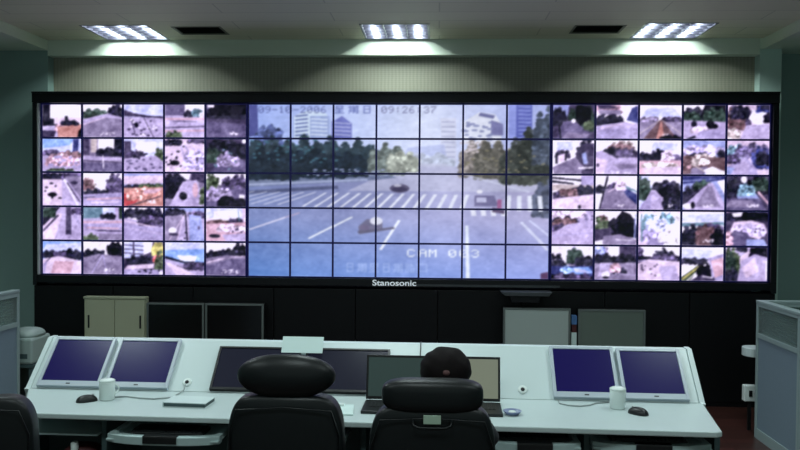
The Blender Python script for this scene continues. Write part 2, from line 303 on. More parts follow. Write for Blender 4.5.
RIGHT = [[
 ('a huge dark green tree over a violet street', 'K;p H 0 0 .4 0 .35 .35 0 .4;t T 0 .1 .3 .6;t G .4 0 1 .75;p N .55 .05 .9 .05 .9 .6 .55 .6;p D .25 .5 .5 .45 .9 .85 .8 1 .1 1;b W .5 .48 .05 .06;t V .76 .45 .95 .7;p M .35 .8 .9 .85 .7 1 .2 1;l T .04 .15 .5 .2 1'),
 ('a rosy housing block and a white sky over a pale road', 'W;t P 0 -.05 .6 .25;p K 0 .0 .3 .0 .55 .1 .1 .14;p M .05 .15 .6 .15 .6 .3 .1 .3;t T 0 .28 .65 .6;p U .85 .1 1 .02 1 .55 .72 .45;p L 0 .62 .65 .5 1 .55 1 1 0 1;l Q .03 .1 .7 .65 .55;p F .1 .75 1 .65 1 1 0 1'),
 ('a brown avenue running to a far vanishing point', 'W;p S .2 .1 .8 .1 1 .35 0 .35;t M 0 .35 .45 .5;t K .55 .35 1 .5;p M 0 .5 1 .5 1 1 0 1;p A .48 .44 .54 .44 .9 1 .1 1;p O .5 .5 .53 .5 .6 1 .4 1;l E .02 .48 .45 0 .85;l E .02 .54 .45 1 .85;c 2 .55 .85 .75 .92;t N .5 .9 1 1.05'),
 ('two dark vehicles parked below a black hedge', 'W;t T .0 .08 .6 .45;p N .5 0 1 0 1 .45 .4 .4;t G 0 .2 .4 .5;t G .5 .1 1 .5;p L 0 .45 1 .5 1 1 0 1;b T .26 .56 .07 .09;b N .64 .58 .1 .12;b N .72 .62 .1 .08;t Q .2 .65 .6 .8;p F .4 .75 1 .7 1 1 .3 1;l T .06 .1 1 .3 .92'),
 ('brown foliage at left against a blinding pale road', 'Q;t K 0 0 .55 .6;t A 0 .1 .4 .7;t T .1 0 .5 .4;t E .0 .7 .3 1;p W .6 .15 .9 .2 1 .5 .7 .6 .5 .4;t U .7 -.05 1 .2;t N .88 .2 1.1 .5;p L .45 .6 1 .55 1 1 .3 1;t T .8 0 1.02 .12'),
], [
 ('a white gabled house and a slope of dark trees', 'W;p S .1 .05 .5 .05 .5 .3 .1 .3;t K .1 .3 .4 .5;p T .08 .38 .14 .38 .14 .7 .08 .7;p T .3 .35 .34 .35 .34 .6 .3 .6;p Q .14 .45 .3 .4 .3 .62 .14 .66;t T .6 0 1 .8;p K .55 .4 .75 .1 1 .1 1 .9 .6 .9;p M 0 .8 .55 .5 .8 .85 .7 1 .05 1;l W .04 .62 .82 .98 .8;p K .7 .86 1 .84 1 1 .7 1;p H .7 .4 .8 .35 .85 .7 .75 .7'),
 ('a red brown shrubbery above a broad pink road', 'W;t E .4 0 .9 .3;t A .3 .1 .9 .4;t T .2 .22 .6 .5;t K .5 .25 1 .5;p L 0 .35 .15 .3 .5 .52 1 .5 1 1 0 1;p Q 0 .5 .3 .6 .2 1 0 1;b K .06 .73 .04 .05;p M .4 .7 1 .7 1 .8 .6 .85;c 4 .2 .9 .85 .98'),
 ('round dark trees in front of rosy barren ground', 'W;p S .3 .05 .9 .1 .9 .3 .3 .3;t T 0 .35 .35 .62;t T .3 .28 .6 .6;t K .6 .42 1 .6;t Q .55 .3 .8 .7;p P 0 .6 1 .58 1 1 0 1;t E .1 .65 .9 .8;p Q .1 .8 1 .75 1 1 .2 1'),
 ('ploughed ochre verges below a flat violet sky', 'H;t F 0 .15 1 .4;t T .2 .38 .6 .48;t E .3 .4 .75 .55;b W .72 .4 .05 .06;t T .85 .3 1 .5;p A 0 .44 1 .5 1 .9 0 1;t E .1 .5 .6 .7;p M .2 .8 .6 .75 .5 1 .2 1;l E .04 .1 .6 .6 .95;p W .5 .85 .7 .76 1 .9 1 1 .55 1;t A 0 .45 .2 .8'),
 ('a lilac road wedge opening out of blue grey woods', 'Q;t C 0 .12 .5 .5;t D .2 .1 1 .5;t U .6 .2 1 .8;t T .7 .3 1 .7;p F 0 1 .05 .75 .45 .45 .7 .8 .75 1;p L .1 .9 .4 .55 .55 .7 .5 1;t K 0 .4 .3 .65;p H .0 .75 .2 .8 .1 1 0 1'),
], [
 ('a striped awning across the top above a white street', 'W;p T 0 .05 .7 .12 .7 .18 0 .1;p T 0 .15 .5 .22 .55 .27 0 .22;p F .7 0 1 0 1 .3 .7 .3;p E 0 .26 1 .3 1 .45 0 .45;t T .5 .3 1 .6;t K .05 .45 .5 .68;t A .2 .4 .6 .6;p Q 0 .7 1 .55 1 1 0 1;b T .66 .93 .04 .06;l K .02 .1 .5 .05 .7'),
 ('a thin leaning trunk beside a mauve lane', 'W;l T .05 .3 .02 .12 1;t T 0 .3 .2 .5;t K .3 .25 .6 .45;p M .25 .4 .6 .35 1 .8 1 1 .12 1;b T .46 .32 .04 .06;p U .6 .28 1 .55 1 .85 .75 .6;p C .65 .25 1 .45 1 .5 .65 .35;l Q .03 .3 .5 .5 .35;t Q .5 .1 .7 .4;c 2 .55 .85 .7 .9'),
 ('a white gap between dark trees above a wedge of road', 'S;p W .25 0 1 0 1 .2 .3 .3;t G -.1 0 .28 .7;t T .35 .15 .98 .5;t N .5 .3 1 .75;p L .3 .42 .4 .42 .8 .9 .7 1 .05 1;t T .6 .5 1 1;p F .1 .8 .3 .6 .3 1 .02 1;c 2 .7 .85 .8 .92'),
 ('a long rosy ramp seen below navy overhead wires', 'H;p U 0 0 1 0 1 .06 0 .14;p U 0 .18 1 .06 1 .12 0 .24;t T 0 .3 .5 .8;t G .3 .15 .7 .4;p L .62 .2 .72 .2 1 .8 1 1 .05 1 .1 .8;p M .6 .3 .7 .3 .9 .9 .3 .9;p W .82 .15 1 .1 1 .55;l K .03 .0 .75 .6 .25;b W .14 .88 .12 .08;b N .26 .85 .05 .1;c 3 .5 .84 .75 .92'),
 ('a pale triangular plot of road hemmed by black foliage', 'K;t T 0 0 .4 .6;t N .5 0 1 .5;b W .42 .1 .07 .1;t G .6 .05 1 .4;p H .25 .55 .42 .2 .7 .5 .8 .7 .3 .75;t C .3 .25 .65 .55;p D 0 .65 .8 .65 .95 1 0 1;l P .05 .75 .45 1 .8;p M .1 .7 .6 .7 .8 .9 0 .9;c 4 .5 .82 .8 .9'),
], [
 ('a maroon thicket left of an empty lilac road', 'L;t Q 0 0 .8 .2;t T 0 .2 .65 .5;t A .05 .22 .6 .5;t K .0 .4 .4 .6;b W .35 .5 .07 .06;b T .36 .54 .03 .03;p L .4 .4 .9 .3 1 1 0 1 0 .7;l F .04 0 .75 1 .65;l F .04 .8 .1 .85 .5;d D 6 .8 .1 1 .4 .04'),
 ('one large black tree against a pale sky', 'W;t A .1 .15 .3 .4;t V 0 .2 .35 .8;p N .5 .25 .65 0 .85 .1 1 .4 1 .8 .35 .7 .4 .4;t N .35 .15 1 .75;p K 0 .55 .4 .5 .4 .8 0 .9;p M .2 .75 .6 .68 1 .85 1 1 .2 1;l W .02 .5 .84 .9 .86;l H .04 .97 .1 .95 .8'),
 ('misty pale turquoise trees on a bleached street', 'Q;t W 0 0 1 .3;t C .1 .1 .5 .6;t C .4 .05 .85 .5;t S .2 .2 .7 .6;p W .7 .4 1 .3 1 1 .5 1;t F .1 .55 .55 .9;p F .3 .8 .7 .75 .6 1 .2 1;l C .04 .08 .1 .1 .9;t W .5 .6 1 .9'),
 ('a brown hillside below a bright lavender sky', 'W;p S 0 .1 1 .05 1 .3 0 .3;p C 0 .34 1 .3 1 .4 0 .45;t K .4 .35 1 .7;t T 0 .4 .45 1;t A .35 .4 .8 .95;p A .45 .5 .55 .4 .8 1 .4 1;t N .7 .5 1 1;c 3 .5 .82 .75 .9'),
 ('a pale vehicle roof filling a dark junction', 'K;t T 0 0 1 .25;p W .15 .05 .4 .02 .38 .14 .2 .16;p Q .1 .6 .2 .3 .6 .25 .9 .35 .98 .6 .8 .8;t L .2 .35 .9 .7;p D .1 .85 .2 .55 .5 .6 .7 .9 .6 1 .1 1;p H .5 .8 .9 .8 1 1 .5 1;d N 3 .7 .45 .9 .6 .03;t P 0 .6 .15 1;t N .4 .0 1 .2'),
], [
 ('blue cars parked below a dark round tree', 'W;t T -.1 .25 .35 1;t K .4 .08 .75 .55;t G .4 .1 .75 .5;t T .6 .3 1 .6;p U 0 .6 1 .6 1 1 0 1;p B .4 .65 .9 .62 1 .8 .6 .85;p S .5 .66 .8 .7 .95 .8 .6 .78;t B .25 .6 .5 .85;p N 0 .85 1 .9 1 1 0 1;t K .1 .8 .9 1'),
 ('a rose lit junction with a white car at lower left', 'W;t L 0 0 .3 .3;t H 0 0 .25 .25;t T 0 .25 .4 .5;p T .26 .2 .34 .2 .36 .5 .24 .5;p K .6 0 1 0 1 .45 .6 .4;t T .4 .25 1 .52;p M 0 .52 1 .48 1 1 0 1;p L .15 .5 .5 .5 .4 .8 .1 .9;b W .28 .84 .1 .1;b N .28 .92 .08 .03;t T .45 .65 .75 .8;l L .03 .5 .8 1 .85;t P .4 .52 .6 .75'),
 ('a busy pink forecourt below an arched dark tree', 'W;t K -.05 0 .12 .35;p T 0 .28 .3 .3 .45 .38 .0 .5;t T .4 .08 .88 .45;t K .3 .25 1 .42;p Q 0 .5 .25 .38 1 .44 1 1 0 1;l F .04 .0 .45 .2 .4;d K 10 .1 .5 .5 .9 .025;d K 5 .7 .6 1 1 .03;p L .5 .6 .9 .55 1 1 .6 1'),
 ('a yellow edged railway bank and a rosy slope', 'W;p S 0 .05 .8 .1 .6 .4 0 .35;p F .6 .35 1 .2 1 1 .75 1 .66 .45;p P .7 .4 1 .3 1 .8 .8 .9;t T 0 .32 .6 .5;p V 0 .9 .5 .45 .6 .45 .2 1 0 1;l Y .05 .04 .95 .56 .45;l W .025 .14 1 .55 .55;t N .4 .45 .68 .95;p K .2 1 .5 .8 .8 .9 .8 1;l W .03 .5 .86 .75 .9'),
 ('a leafy green verge left of a rosy road', 'L;t V 0 0 .35 1;t G 0 .2 .25 .9;t T .0 .6 .3 1;p Q .35 .3 .55 .1 .7 .15 .6 .3 .35 .5;t N .6 -.05 1.05 .28;t T .3 0 .5 .12;p L .38 .4 .7 .2 1 .3 1 1 .3 1;p Q .4 .6 .7 .3 .8 .7 .5 .9;l W .04 .97 .4 .98 .95'),
]]
FONT = {'0': '01110100011001110101110011000101110', '1': '00100011000010000100001000010001110', '2': '01110100010000100010001000100011111',
        '3': '01110100010000100110000011000101110', '6': '00110010001000011110100011000101110', '7': '11111000010001000100010000100001000',
        '9': '01110100011000101111000010001001100', '-': '00000000000000011111000000000000000', ':': '00000001000010000000001000010000000',
        'C': '01110100011000010000100001000101110', 'A': '01110100011000111111100011000110001', 'M': '10001110111010110101100011000110001'}
CJK = {'xing': ['0111110', '0100010', '0111110', '0111110', '1001000', '0111110', '0001000', '1111111'],
       'qi': ['0101011', '1111111', '0101101', '0111111', '0101101', '1111111', '0101101', '1001011'],
       'ri': ['0111110', '0100010', '0100010', '0111110', '0100010', '0100010', '0100010', '0111110'],
       'lu': ['1110100', '1011110', '1110110', '0101001', '1110111', '1010101', '1010101', '1110111'],
       'kou': ['1111111', '1000001', '1000001', '1000001', '1000001', '1000001', '1111111', '1000001']}
BW, BH = 300., 176.            # the big joined picture, painted in a 300 x 176 frame
def big_picture():
    k = 3; W, Hh = 7 * 43, 5 * 35
    c = Canvas(W * k, Hh * k, 5, .0065)
    P = lambda *v: [((v[i]) / BW, (v[i + 1]) / BH) for i in range(0, len(v), 2)]
    # sky
    x, y = c.x, c.y
    l = np.array((158, 178, 242.)); m = np.array((214, 222, 250.)); r = np.array((170, 180, 236.))
    t = np.clip(x / .6, 0, 1)[..., None]; t2 = np.clip((x - .6) / .4, 0, 1)[..., None]
    c.a = (l * (1 - t) + m * t) * (1 - t2) + r * t2
    # far buildings
    c.poly((80, 84, 150), P(0, 0, 9, 0, 10, 32, 0, 34)); c.trees((74, 84, 130), 8 / BW, 22 / BH, 34 / BW, 42 / BH)
    c.poly((206, 222, 246), P(46, 12, 60, 6, 78, 9, 82, 14, 82, 36, 46, 36))
    for i in range(6): c.line((96, 108, 170), .008, 47 / BW, (12.5 + 4 * i) / BH, 60 / BW, (11 + 4 * i) / BH)
    c.poly((120, 136, 200), P(62, 12, 82, 12, 82, 36, 62, 36), .6)
    for i in range(5): c.line((214, 226, 250), .008, 63 / BW, (15 + 4 * i) / BH, 80 / BW, (16 + 4 * i) / BH)
    c.poly((110, 116, 190), P(84, 18, 94, 12, 104, 20, 104, 36, 84, 36))
    for i in range(4): c.line((190, 196, 236), .006, 85 / BW, (19 + 4 * i) / BH, 103 / BW, (20 + 4 * i) / BH)
    c.poly((206, 208, 232), P(192, 14, 208, 14, 208, 62, 192, 62), .7)
    for i in range(9): c.line((160, 164, 200), .006, 193 / BW, (18 + 5 * i) / BH, 207 / BW, (18 + 5 * i) / BH)
    c.poly((222, 226, 246), P(214, 18, 230, 8, 246, 10, 252, 20, 252, 40, 214, 40))
    c.line((110, 112, 160), .02, 230 / BW, 10 / BH, 245 / BW, 13 / BH)
    c.poly((130, 130, 180), P(242, 16, 254, 20, 254, 32, 242, 32)); c.dots((140, 146, 190), 20, 214 / BW, 16 / BH, 242 / BW, 36 / BH, .008)
    c.poly((88, 96, 180), P(258, 0, 282, 0, 282, 36, 258, 36), .9)
    for i in range(9): c.line((150, 160, 230), .007, 268 / BW, (2 + 4 * i) / BH, 281 / BW, (2.5 + 4 * i) / BH)
    c.poly((150, 160, 232), P(258, 0, 266, 0, 266, 36, 258, 36))
    c.poly((170, 180, 230), P(160, 44, 196, 40, 200, 62, 150, 64), .6); c.jit = .25; c.trees((176, 184, 208), 150 / BW, 50 / BH, 205 / BW, 66 / BH); c.jit = .6
    # road
    yy = np.clip((y - .36) / .64, 0, 1)[..., None]; xx = x[..., None]
    top = np.array((176, 172, 206.)) * xx + np.array((112, 122, 172.)) * (1 - xx)
    mid = np.array((176, 172, 214.)) * xx + np.array((128, 142, 196.)) * (1 - xx)
    bot = np.array((152, 166, 236.)) * xx + np.array((96, 136, 208.)) * (1 - xx)
    road = np.where(yy < .45, top * (1 - yy / .45) + mid * yy / .45, mid * (1 - (yy - .45) / .55) + bot * (yy - .45) / .55)
    road += 22 * np.exp(-(((x - .66) / .1) ** 2))[..., None] * (1 - yy)
    msk = (y > .36) & (y > .345)
    c.a[msk] = road[msk]
    c.poly((190, 192, 222), P(145, 66, 156, 60, 196, 60, 230, 72, 300, 80, 300, 88, 100, 88), .7)
    c.poly((116, 126, 160), P(0, 66, 128, 66, 150, 74, 110, 78, 0, 84)); c.line((166, 176, 214), .012, 0, 82 / BH, 120 / BW, 76 / BH)
    c.line((86, 92, 130), .02, 0, 90 / BH, 90 / BW, 84 / BH)
    # left trees
    for (a0, b0, a1, b1) in ((-6, 34, 46, 72), (30, 34, 78, 72), (62, 36, 104, 70), (92, 38, 132, 70)):
        c.trees((46, 60, 72), a0 / BW, b0 / BH, a1 / BW, b1 / BH)
    for (a0, b0, a1, b1) in ((0, 44, 50, 76), (40, 46, 96, 74), (80, 50, 120, 72)): c.trees((30, 40, 54), a0 / BW, b0 / BH, a1 / BW, b1 / BH)
    c.trees((98, 108, 108), 122 / BW, 42 / BH, 158 / BW, 70 / BH); c.trees((142, 148, 142), 140 / BW, 48 / BH, 170 / BW, 68 / BH)
    c.dots((70, 110, 130), 40, 2 / BW, 36 / BH, 90 / BW, 60 / BH, .006); c.dots((150, 160, 200), 26, 60 / BW, 66 / BH, 140 / BW, 72 / BH, .006)
    # right trees
    c.trees((128, 122, 122), 212 / BW, 38 / BH, 246 / BW, 72 / BH); c.trees((94, 92, 88), 226 / BW, 38 / BH, 262 / BW, 74 / BH)
    c.trees((62, 66, 64), 252 / BW, 34 / BH, 306 / BW, 80 / BH); c.trees((48, 52, 50), 268 / BW, 24 / BH, 310 / BW, 70 / BH)
    c.trees((70, 78, 96), 284 / BW, 6 / BH, 310 / BW, 60 / BH); c.dots((128, 124, 104), 30, 216 / BW, 44 / BH, 296 / BW, 70 / BH, .006)
    c.dots((206, 196, 206), 16, 212 / BW, 38 / BH, 230 / BW, 48 / BH, .007)
    c.trees((80, 86, 110), 284 / BW, 78 / BH, 312 / BW, 112 / BH)
    c.line((210, 214, 240), .008, 215 / BW, 70 / BH, 280 / BW, 88 / BH, .7)
    # zebra crossing
    for i in range(27):
        u = i / 26.; xt = 4 + 284 * u ** .92; sl = 52 * (1 - u) ** 1.3 - 2; yt = 89 + 3 * u; yb = 104 + 3 * u
        if 222 < xt < 254: continue
        w = 2.3 + 2.2 * u
        if xt < 70: xs, ys = xt - sl, yb - 2
        else: xs, ys = xt - sl * .7, yb
        c.poly((222, 226, 246), P(xt, yt, xt + w, yt, xs + w, ys, xs, ys))
    for xa in (222, 232, 242, 252): c.poly((224, 226, 246), P(xa, 106, xa + 5, 106, xa + 6, 112, xa + 1, 112))
    # lane marks
    c.line((214, 212, 240), .008, 1 / BW, 128 / BH, 38 / BW, 115 / BH); c.line((190, 170, 200), .005, 38 / BW, 115 / BH, 52 / BW, 110 / BH)
    c.line((228, 234, 250), .009, 61 / BW, 137 / BH, 105 / BW, 114 / BH); c.line((228, 234, 250), .01, 133 / BW, 147 / BH, 152 / BW, 117 / BH)
    c.poly((226, 234, 252), P(217, 122, 220, 122, 222, 176, 218, 176)); c.line((210, 214, 246), .012, 272 / BW, 118 / BH, 299 / BW, 146 / BH)
    c.line((204, 208, 246), .008, 280 / BW, 116 / BH, 300 / BW, 132 / BH)
    # vehicles
    c.blob((98, 92, 124), 152 / BW, 85 / BH, 10 / BW, 4.5 / BH); c.blob((70, 64, 96), 152 / BW, 86 / BH, 8 / BW, 2.5 / BH); c.blob((190, 190, 214), 150 / BW, 82 / BH, 4 / BW, 1.5 / BH)
    c.poly((112, 110, 142), P(111, 124, 120, 116, 135, 118, 135, 127, 112, 130)); c.poly((100, 98, 126), P(110, 129, 146, 124, 148, 126, 112, 132))
    c.blob((214, 216, 236), 129 / BW, 118 / BH, 6 / BW, 4 / BH); c.blob((116, 108, 142), 118 / BW, 125 / BH, 5 / BW, 3 / BH)
    c.poly((112, 108, 150), P(226, 92, 246, 92, 250, 103, 226, 103)); c.poly((190, 190, 226), P(228, 94, 238, 94, 238, 99, 228, 99)); c.blob((230, 230, 246), 231 / BW, 88 / BH, 3 / BW, 2 / BH)
    c.poly((158, 98, 146), P(249, 96, 253, 96, 253, 105, 249, 105)); c.poly((90, 76, 110), P(244, 104, 256, 106, 256, 110, 244, 108))
    c.poly((90, 60, 100), P(292, 170, 300, 168, 300, 176, 292, 176))
    # lettering drawn on the picture by the camera
    def glyph(bits, cols, x0, y0, pw, ph, col, al=1.):
        for i, ch in enumerate(bits):
            if ch == '1':
                gx, gy = i % cols, i // cols
                c.poly(col, P(x0 + gx * pw, y0 + gy * ph, x0 + (gx + 1) * pw, y0 + gy * ph, x0 + (gx + 1) * pw, y0 + (gy + 1) * ph, x0 + gx * pw, y0 + (gy + 1) * ph), al)
    for s, x0, col in (('09-10-2006', 10, (84, 90, 150)), ('09:26:37', 133, (96, 96, 140))):
        for i, ch in enumerate(s): glyph(FONT[ch], 5, x0 + i * 7, 2, 1.1, 1, col, .8)
    for i, n in enumerate(('xing', 'qi', 'ri')): glyph(''.join(CJK[n]), 7, 86 + i * 14, 1.5, 1.5, 1, (90, 100, 170), .7)
    for i, ch in enumerate('CAM 003'):
        if ch != ' ': glyph(FONT[ch], 5, (160, 171, 181, 0, 201, 212, 223)[i], 146, 1.6, 1.15, (236, 242, 252))
    for i, n in enumerate(('ri', 'qi', 'xing', 'ri', 'qi', 'lu', 'kou')): glyph(''.join(CJK[n]), 7, 98 + i * 12, 161, 1.4, 1.2, (176, 196, 246), .5)
    c.smooth_noise(5, 110); c.smooth_noise(4, 40); c.smooth_noise(6, 6)
    return c.down(k)
# ------------------------------------------------------------------ room
YW = 7.66; ZC = 3.4; ZS = 3.3; XL, XR = -3.81, 3.02
LIGHTS = [(x, y) for y in (7.33, 4.7, 1.6) for x in (-2.9, -.395, 2.09)]
VENTS = [(-2.18, 7.26), (1.41, 7.26)]
holes = [(x - .3, x + .3, y - .3, y + .3) for x, y in LIGHTS] + [(x - .22, x + .22, y - .16, y + .16) for x, y in VENTS]
xs = sorted(set([-4.6, XL, XR, 4.2] + [h[i] for h in holes for i in (0, 1)])); ys = sorted(set([-2., YW] + [h[i] for h in holes for i in (2, 3)]))
mb = MB()
for i in range(len(xs) - 1):
    for j in range(len(ys) - 1):
        cx, cy = (xs[i] + xs[i + 1]) / 2, (ys[j] + ys[j + 1]) / 2
        if cx < XL or cx > XR or any(h[0] < cx < h[1] and h[2] < cy < h[3] for h in holes): continue
        mb.add([(xs[i], ys[j], ZC), (xs[i], ys[j + 1], ZC), (xs[i + 1], ys[j + 1], ZC), (xs[i + 1], ys[j], ZC)], [(0, 1, 2, 3)])
struct(mb, 'ceiling', M_CEIL)
struct(MB().box(-4.6, XL, -2, YW + .2, ZS, ZC + .05), 'trim_1', M_BEAM)
struct(MB().box(XR, 4.2, -2, YW + .4, ZS, ZC + .05), 'trim_2', M_BEAM)
struct(MB().box(XL, 2.995, YW, YW + .2, 3.25, ZC + .05), 'trim_3', M_BEAM)
struct(MB().box(-4.6, 4.2, -2, 8.1, -.1, 0), 'floor', M_FLOOR)
struct(MB().box(-4.6, XL, YW, YW + .2, 0, ZS), 'wall_back_left', M_WALL)
struct(MB().box(XL, 2.995, YW + .12, YW + .3, 0, 3.3), 'wall_back', M_PAPER)
struct(MB().box(2.995, 3.195, YW, YW + .3, 0, ZS), 'trim_4', M_COLUMN)
struct(MB().box(3.195, 4.2, YW + .25, YW + .4, 0, ZS), 'wall_back_right', M_WALL)
struct(MB().box(-4.75, -4.6, -2, YW + .2, 0, ZC), 'wall_left', M_WALL)
struct(MB().box(4.2, 4.35, -2, 8.1, 0, ZC), 'wall_right', M_WALL)
struct(MB().box(-4.75, 4.35, -2.15, -2, 0, .9).box(-4.75, 4.35, -2.15, -2, 3.1, ZC).box(-4.75, -4.2, -2.15, -2, .9, 3.1).box(3.8, 4.35, -2.15, -2, .9, 3.1), 'wall_front', M_WALL)  # unseen rear wall; its wide opening is added to admit fill light
wf = MB().box(-4.2, 3.8, -2.12, -2.04, .9, .95).box(-4.2, 3.8, -2.12, -2.04, 3.05, 3.1)
for i in range(6): wf.box(-4.2 + i * 1.59, -4.15 + i * 1.59, -2.12, -2.04, .95, 3.05)
struct(wf, 'added_fill_window_1', M_BEAM)  # made-up window frame around the added fill opening
# ------------------------------------------------------------------ ceiling lights
def make_light():
    t = thing('ceiling_light', '', 'ceiling light')
    h = .297
    hs = MB().box(-h, h, -h, h, .085, .095)
    for s in (-1, 1):
        hs.box(*sorted((s * h, s * (h - .004))), -h, h, .0, .09); hs.box(-h, h, *sorted((s * h, s * (h - .004))), .0, .09)
    hs.build('housing', M_LOUVRE, t)
    fr = MB()
    for s in (-1, 1):
        fr.box(*sorted((s * (h + .012), s * (h - .008))), -h - .012, h + .012, -.004, -.0005); fr.box(-h, h, *sorted((s * (h + .012), s * (h - .008))), -.004, -.0005)
    fr.build('frame', M_LOUVRE, t)
    lv = MB()
    for i in (-1, 1): lv.box(i * .1 - .004, i * .1 + .004, -h + .006, h - .006, .002, .04)
    for i in range(1, 5): lv.box(-h + .006, h - .006, -h + i * .119 - .009, -h + i * .119 + .009, .002, .012).box(-h + .006, h - .006, -h + i * .119 - .002, -h + i * .119 + .002, .012, .034)
    lv.build('louvre', M_LOUVRE, t)
    for i in (-1, 0, 1):
        MB().tube([(i * .2, -h + .02, .062), (i * .2, h - .02, .062)], .013).build('fluorescent_tube', M_TUBE, t)
        ld = bpy.data.lights.new('tube_lamp', 'AREA'); ld.shape = 'RECTANGLE'; ld.size = .03; ld.size_y = .55; ld.energy = POW
        ld.color = (.86, 1., .97)
        lo = bpy.data.objects.new('tube_lamp', ld); C.objects.link(lo); lo.parent = t; lo.location = (i * .2, 0, .046)
    return t
POW = 7.5
LL = ['leftmost of the three lit louvred ceiling lights above the video wall', 'middle louvred ceiling light above the centre of the video wall',
      'rightmost of the three lit louvred ceiling lights above the video wall',
      'louvred ceiling light over the left end of the console', 'louvred ceiling light over the middle of the console', 'louvred ceiling light over the right end of the console',
      'louvred ceiling light at the back of the room, left', 'louvred ceiling light at the back of the room, centre', 'louvred ceiling light at the back of the room, right']
cl = make_light()
ROOM_LAMP = [k for k in kids(cl) if k.type == 'LIGHT'][0].data.copy(); ROOM_LAMP.energy = POW * 1.75; ROOM_LAMP.color = (.84, 1., 1.)
for i, (x, y) in enumerate(LIGHTS):
    if i == 0: cl.location = (x, y, ZC); cl['label'] = LL[0]; cl['group'] = 'recessed louvred ceiling lights'
    else:
        o = dup(cl, (x, y, ZC), LL[i])
        if i >= 3:
            for k in kids(o):
                if k.type == 'LIGHT': k.data = ROOM_LAMP
def make_vent():
    t = thing('ceiling_vent', 'dark slotted air vent in the ceiling right of the leftmost light', 'vent', group='ceiling air vents')
    fr = MB()
    for s in (-1, 1):
        fr.box(*sorted((s * .225, s * .205)), -.165, .165, -.004, .03); fr.box(-.205, .205, *sorted((s * .165, s * .148)), -.004, .03)
    fr.build('frame', M_VENTF, t)
    MB().box(-.218, .218, -.158, .158, .05, .06).build('backing', M_VENT, t)
    sl = MB()
    for i in range(7): sl.add([(-.205, -.13 + i * .04, .0), (.205, -.13 + i * .04, .0), (.205, -.105 + i * .04, .028), (-.205, -.105 + i * .04, .028)], [(0, 1, 2, 3)])
    sl.build('slats', M_VENT, t); return t
v = make_vent(); v.location = (*VENTS[0], ZC); dup(v, (*VENTS[1], ZC), 'dark slotted air vent in the ceiling left of the rightmost light')
# ------------------------------------------------------------------ video wall
X0, X1, X2, X3 = -3.749, -1.777, 1.026, 3.0; ZB, ZT = 1.1387, 2.7515; RH = (ZT - ZB) / 5; YD = 7.4
cab = thing('video_wall_cabinet', 'long black cabinet that frames and carries the wall of screens', 'cabinet', (0, YD, 0))
fo = (-3.812, 3.06)
MB().box(fo[0], fo[1], -.05, .2, ZT + .004, 2.855).box(fo[0], fo[1], -.06, .2, 2.84, 2.858).build('top_rail', M_BLACK, cab, .004)
MB().box(fo[0], X0 - .022, -.04, .2, 1.04, ZT + .003).build('side_post', M_BLACK, cab, .004)
MB().box(X3 + .006, fo[1], -.04, .2, 1.04, ZT + .003).build('side_post', M_BLACK, cab, .004)
MB().box(X0 - .021, X0 - .006, -.03, .02, ZB, ZT).build('silver_strip', M_SILVER, cab)
MB().box(X0 - .02, X3 + .005, -.04, .2, 1.065, ZB - .004).build('bottom_rail', M_BLACK, cab, .004)
gr = MB(); gr.box(-.2, 1.12, -.046, -.0405, 1.071, 1.09); gr.build('painted_reflection_strip', M_DEVICE, cab)  # grey bar standing for a reflection along the black rail
pw = (fo[1] - fo[0]) / 9
for i in range(9):
    MB().box(fo[0] + i * pw + .003, fo[0] + (i + 1) * pw - .003, -.02, .2, .04, 1.036).build('lower_panel', M_BLACKP, cab, .003)
MB().box(fo[0], fo[1], -.015, .2, .0, .038).build('plinth', M_BLACKP, cab)
def text_mesh(s, size, m, name, parent, loc, rot, ext=.001, width=None):
    cu = bpy.data.curves.new(name, 'FONT'); cu.body = s; cu.size = size; cu.extrude = ext; cu.offset = size * .02
    o = bpy.data.objects.new(name, cu); C.objects.link(o); bpy.context.view_layer.update()
    me = bpy.data.meshes.new_from_object(o.evaluated_get(bpy.context.evaluated_depsgraph_get()))
    C.objects.unlink(o); bpy.data.objects.remove(o)
    me.materials.clear(); me.materials.append(m)
    if width:
        xs_ = [v.co.x for v in me.vertices]; k = width / (max(xs_) - min(xs_))
        for v in me.vertices: v.co.x *= k
    o = bpy.data.objects.new(name, me); C.objects.link(o); o.parent = parent; o.location = loc; o.rotation_euler = rot; return o
text_mesh('Stanosonic', .075, M_LOGO, 'lettering', cab, (-.6, -.047, 1.074), (PI / 2, 0, 0), width=.405)
big = big_picture()
ORD = ['first', 'second', 'third', 'fourth', 'fifth', 'sixth', 'seventh']
ROW = ['top row', 'second row', 'middle row', 'fourth row', 'bottom row']
BIGL = [['pale sky, the digits 09-1 and dark treetops', 'a white curved building with dark blue trees', 'a small violet building and faint date lettering', 'blank pale sky with clock digits', 'bright sky and the last two clock digits', 'white city blocks', 'a blue tower with dark foliage'],
        ['dark blue green trees at the far left edge', 'dark trees with teal highlights', 'dark trees thinning above a kerb', 'hazy olive trees meeting the road', 'the hazy far end of the road', 'brownish trees with a pale building', 'dense olive brown trees'],
        ['long slanting crossing stripes at far left', 'the crossing stripes and shaded kerb', 'crossing stripes left of the dark car', 'a small dark car above the crossing', 'plain road with upright stripes', 'riders waiting on the crossing', 'road edge and shrubs at far right'],
        ['a faint white lane mark at far left', 'the start of a long diagonal lane mark', 'the end of a diagonal mark and a car bonnet', 'a moving grey car and a lane mark', 'plain grey road', 'stripe ends and a vertical lane line', 'curved kerb lines at far right'],
        ['plain blue road in the bottom left corner', 'plain blue road second from the left corner', 'the first faint caption glyphs', 'caption glyphs and a lane mark tip', 'the letters CAM', 'the digits 003 over a white lane line', 'lilac road at the bottom right corner']]
cache = {}
def grade(a): return np.clip((a - 120) * 1.22 + 126, 0, 255) * np.array((.985, .965, 1.03))
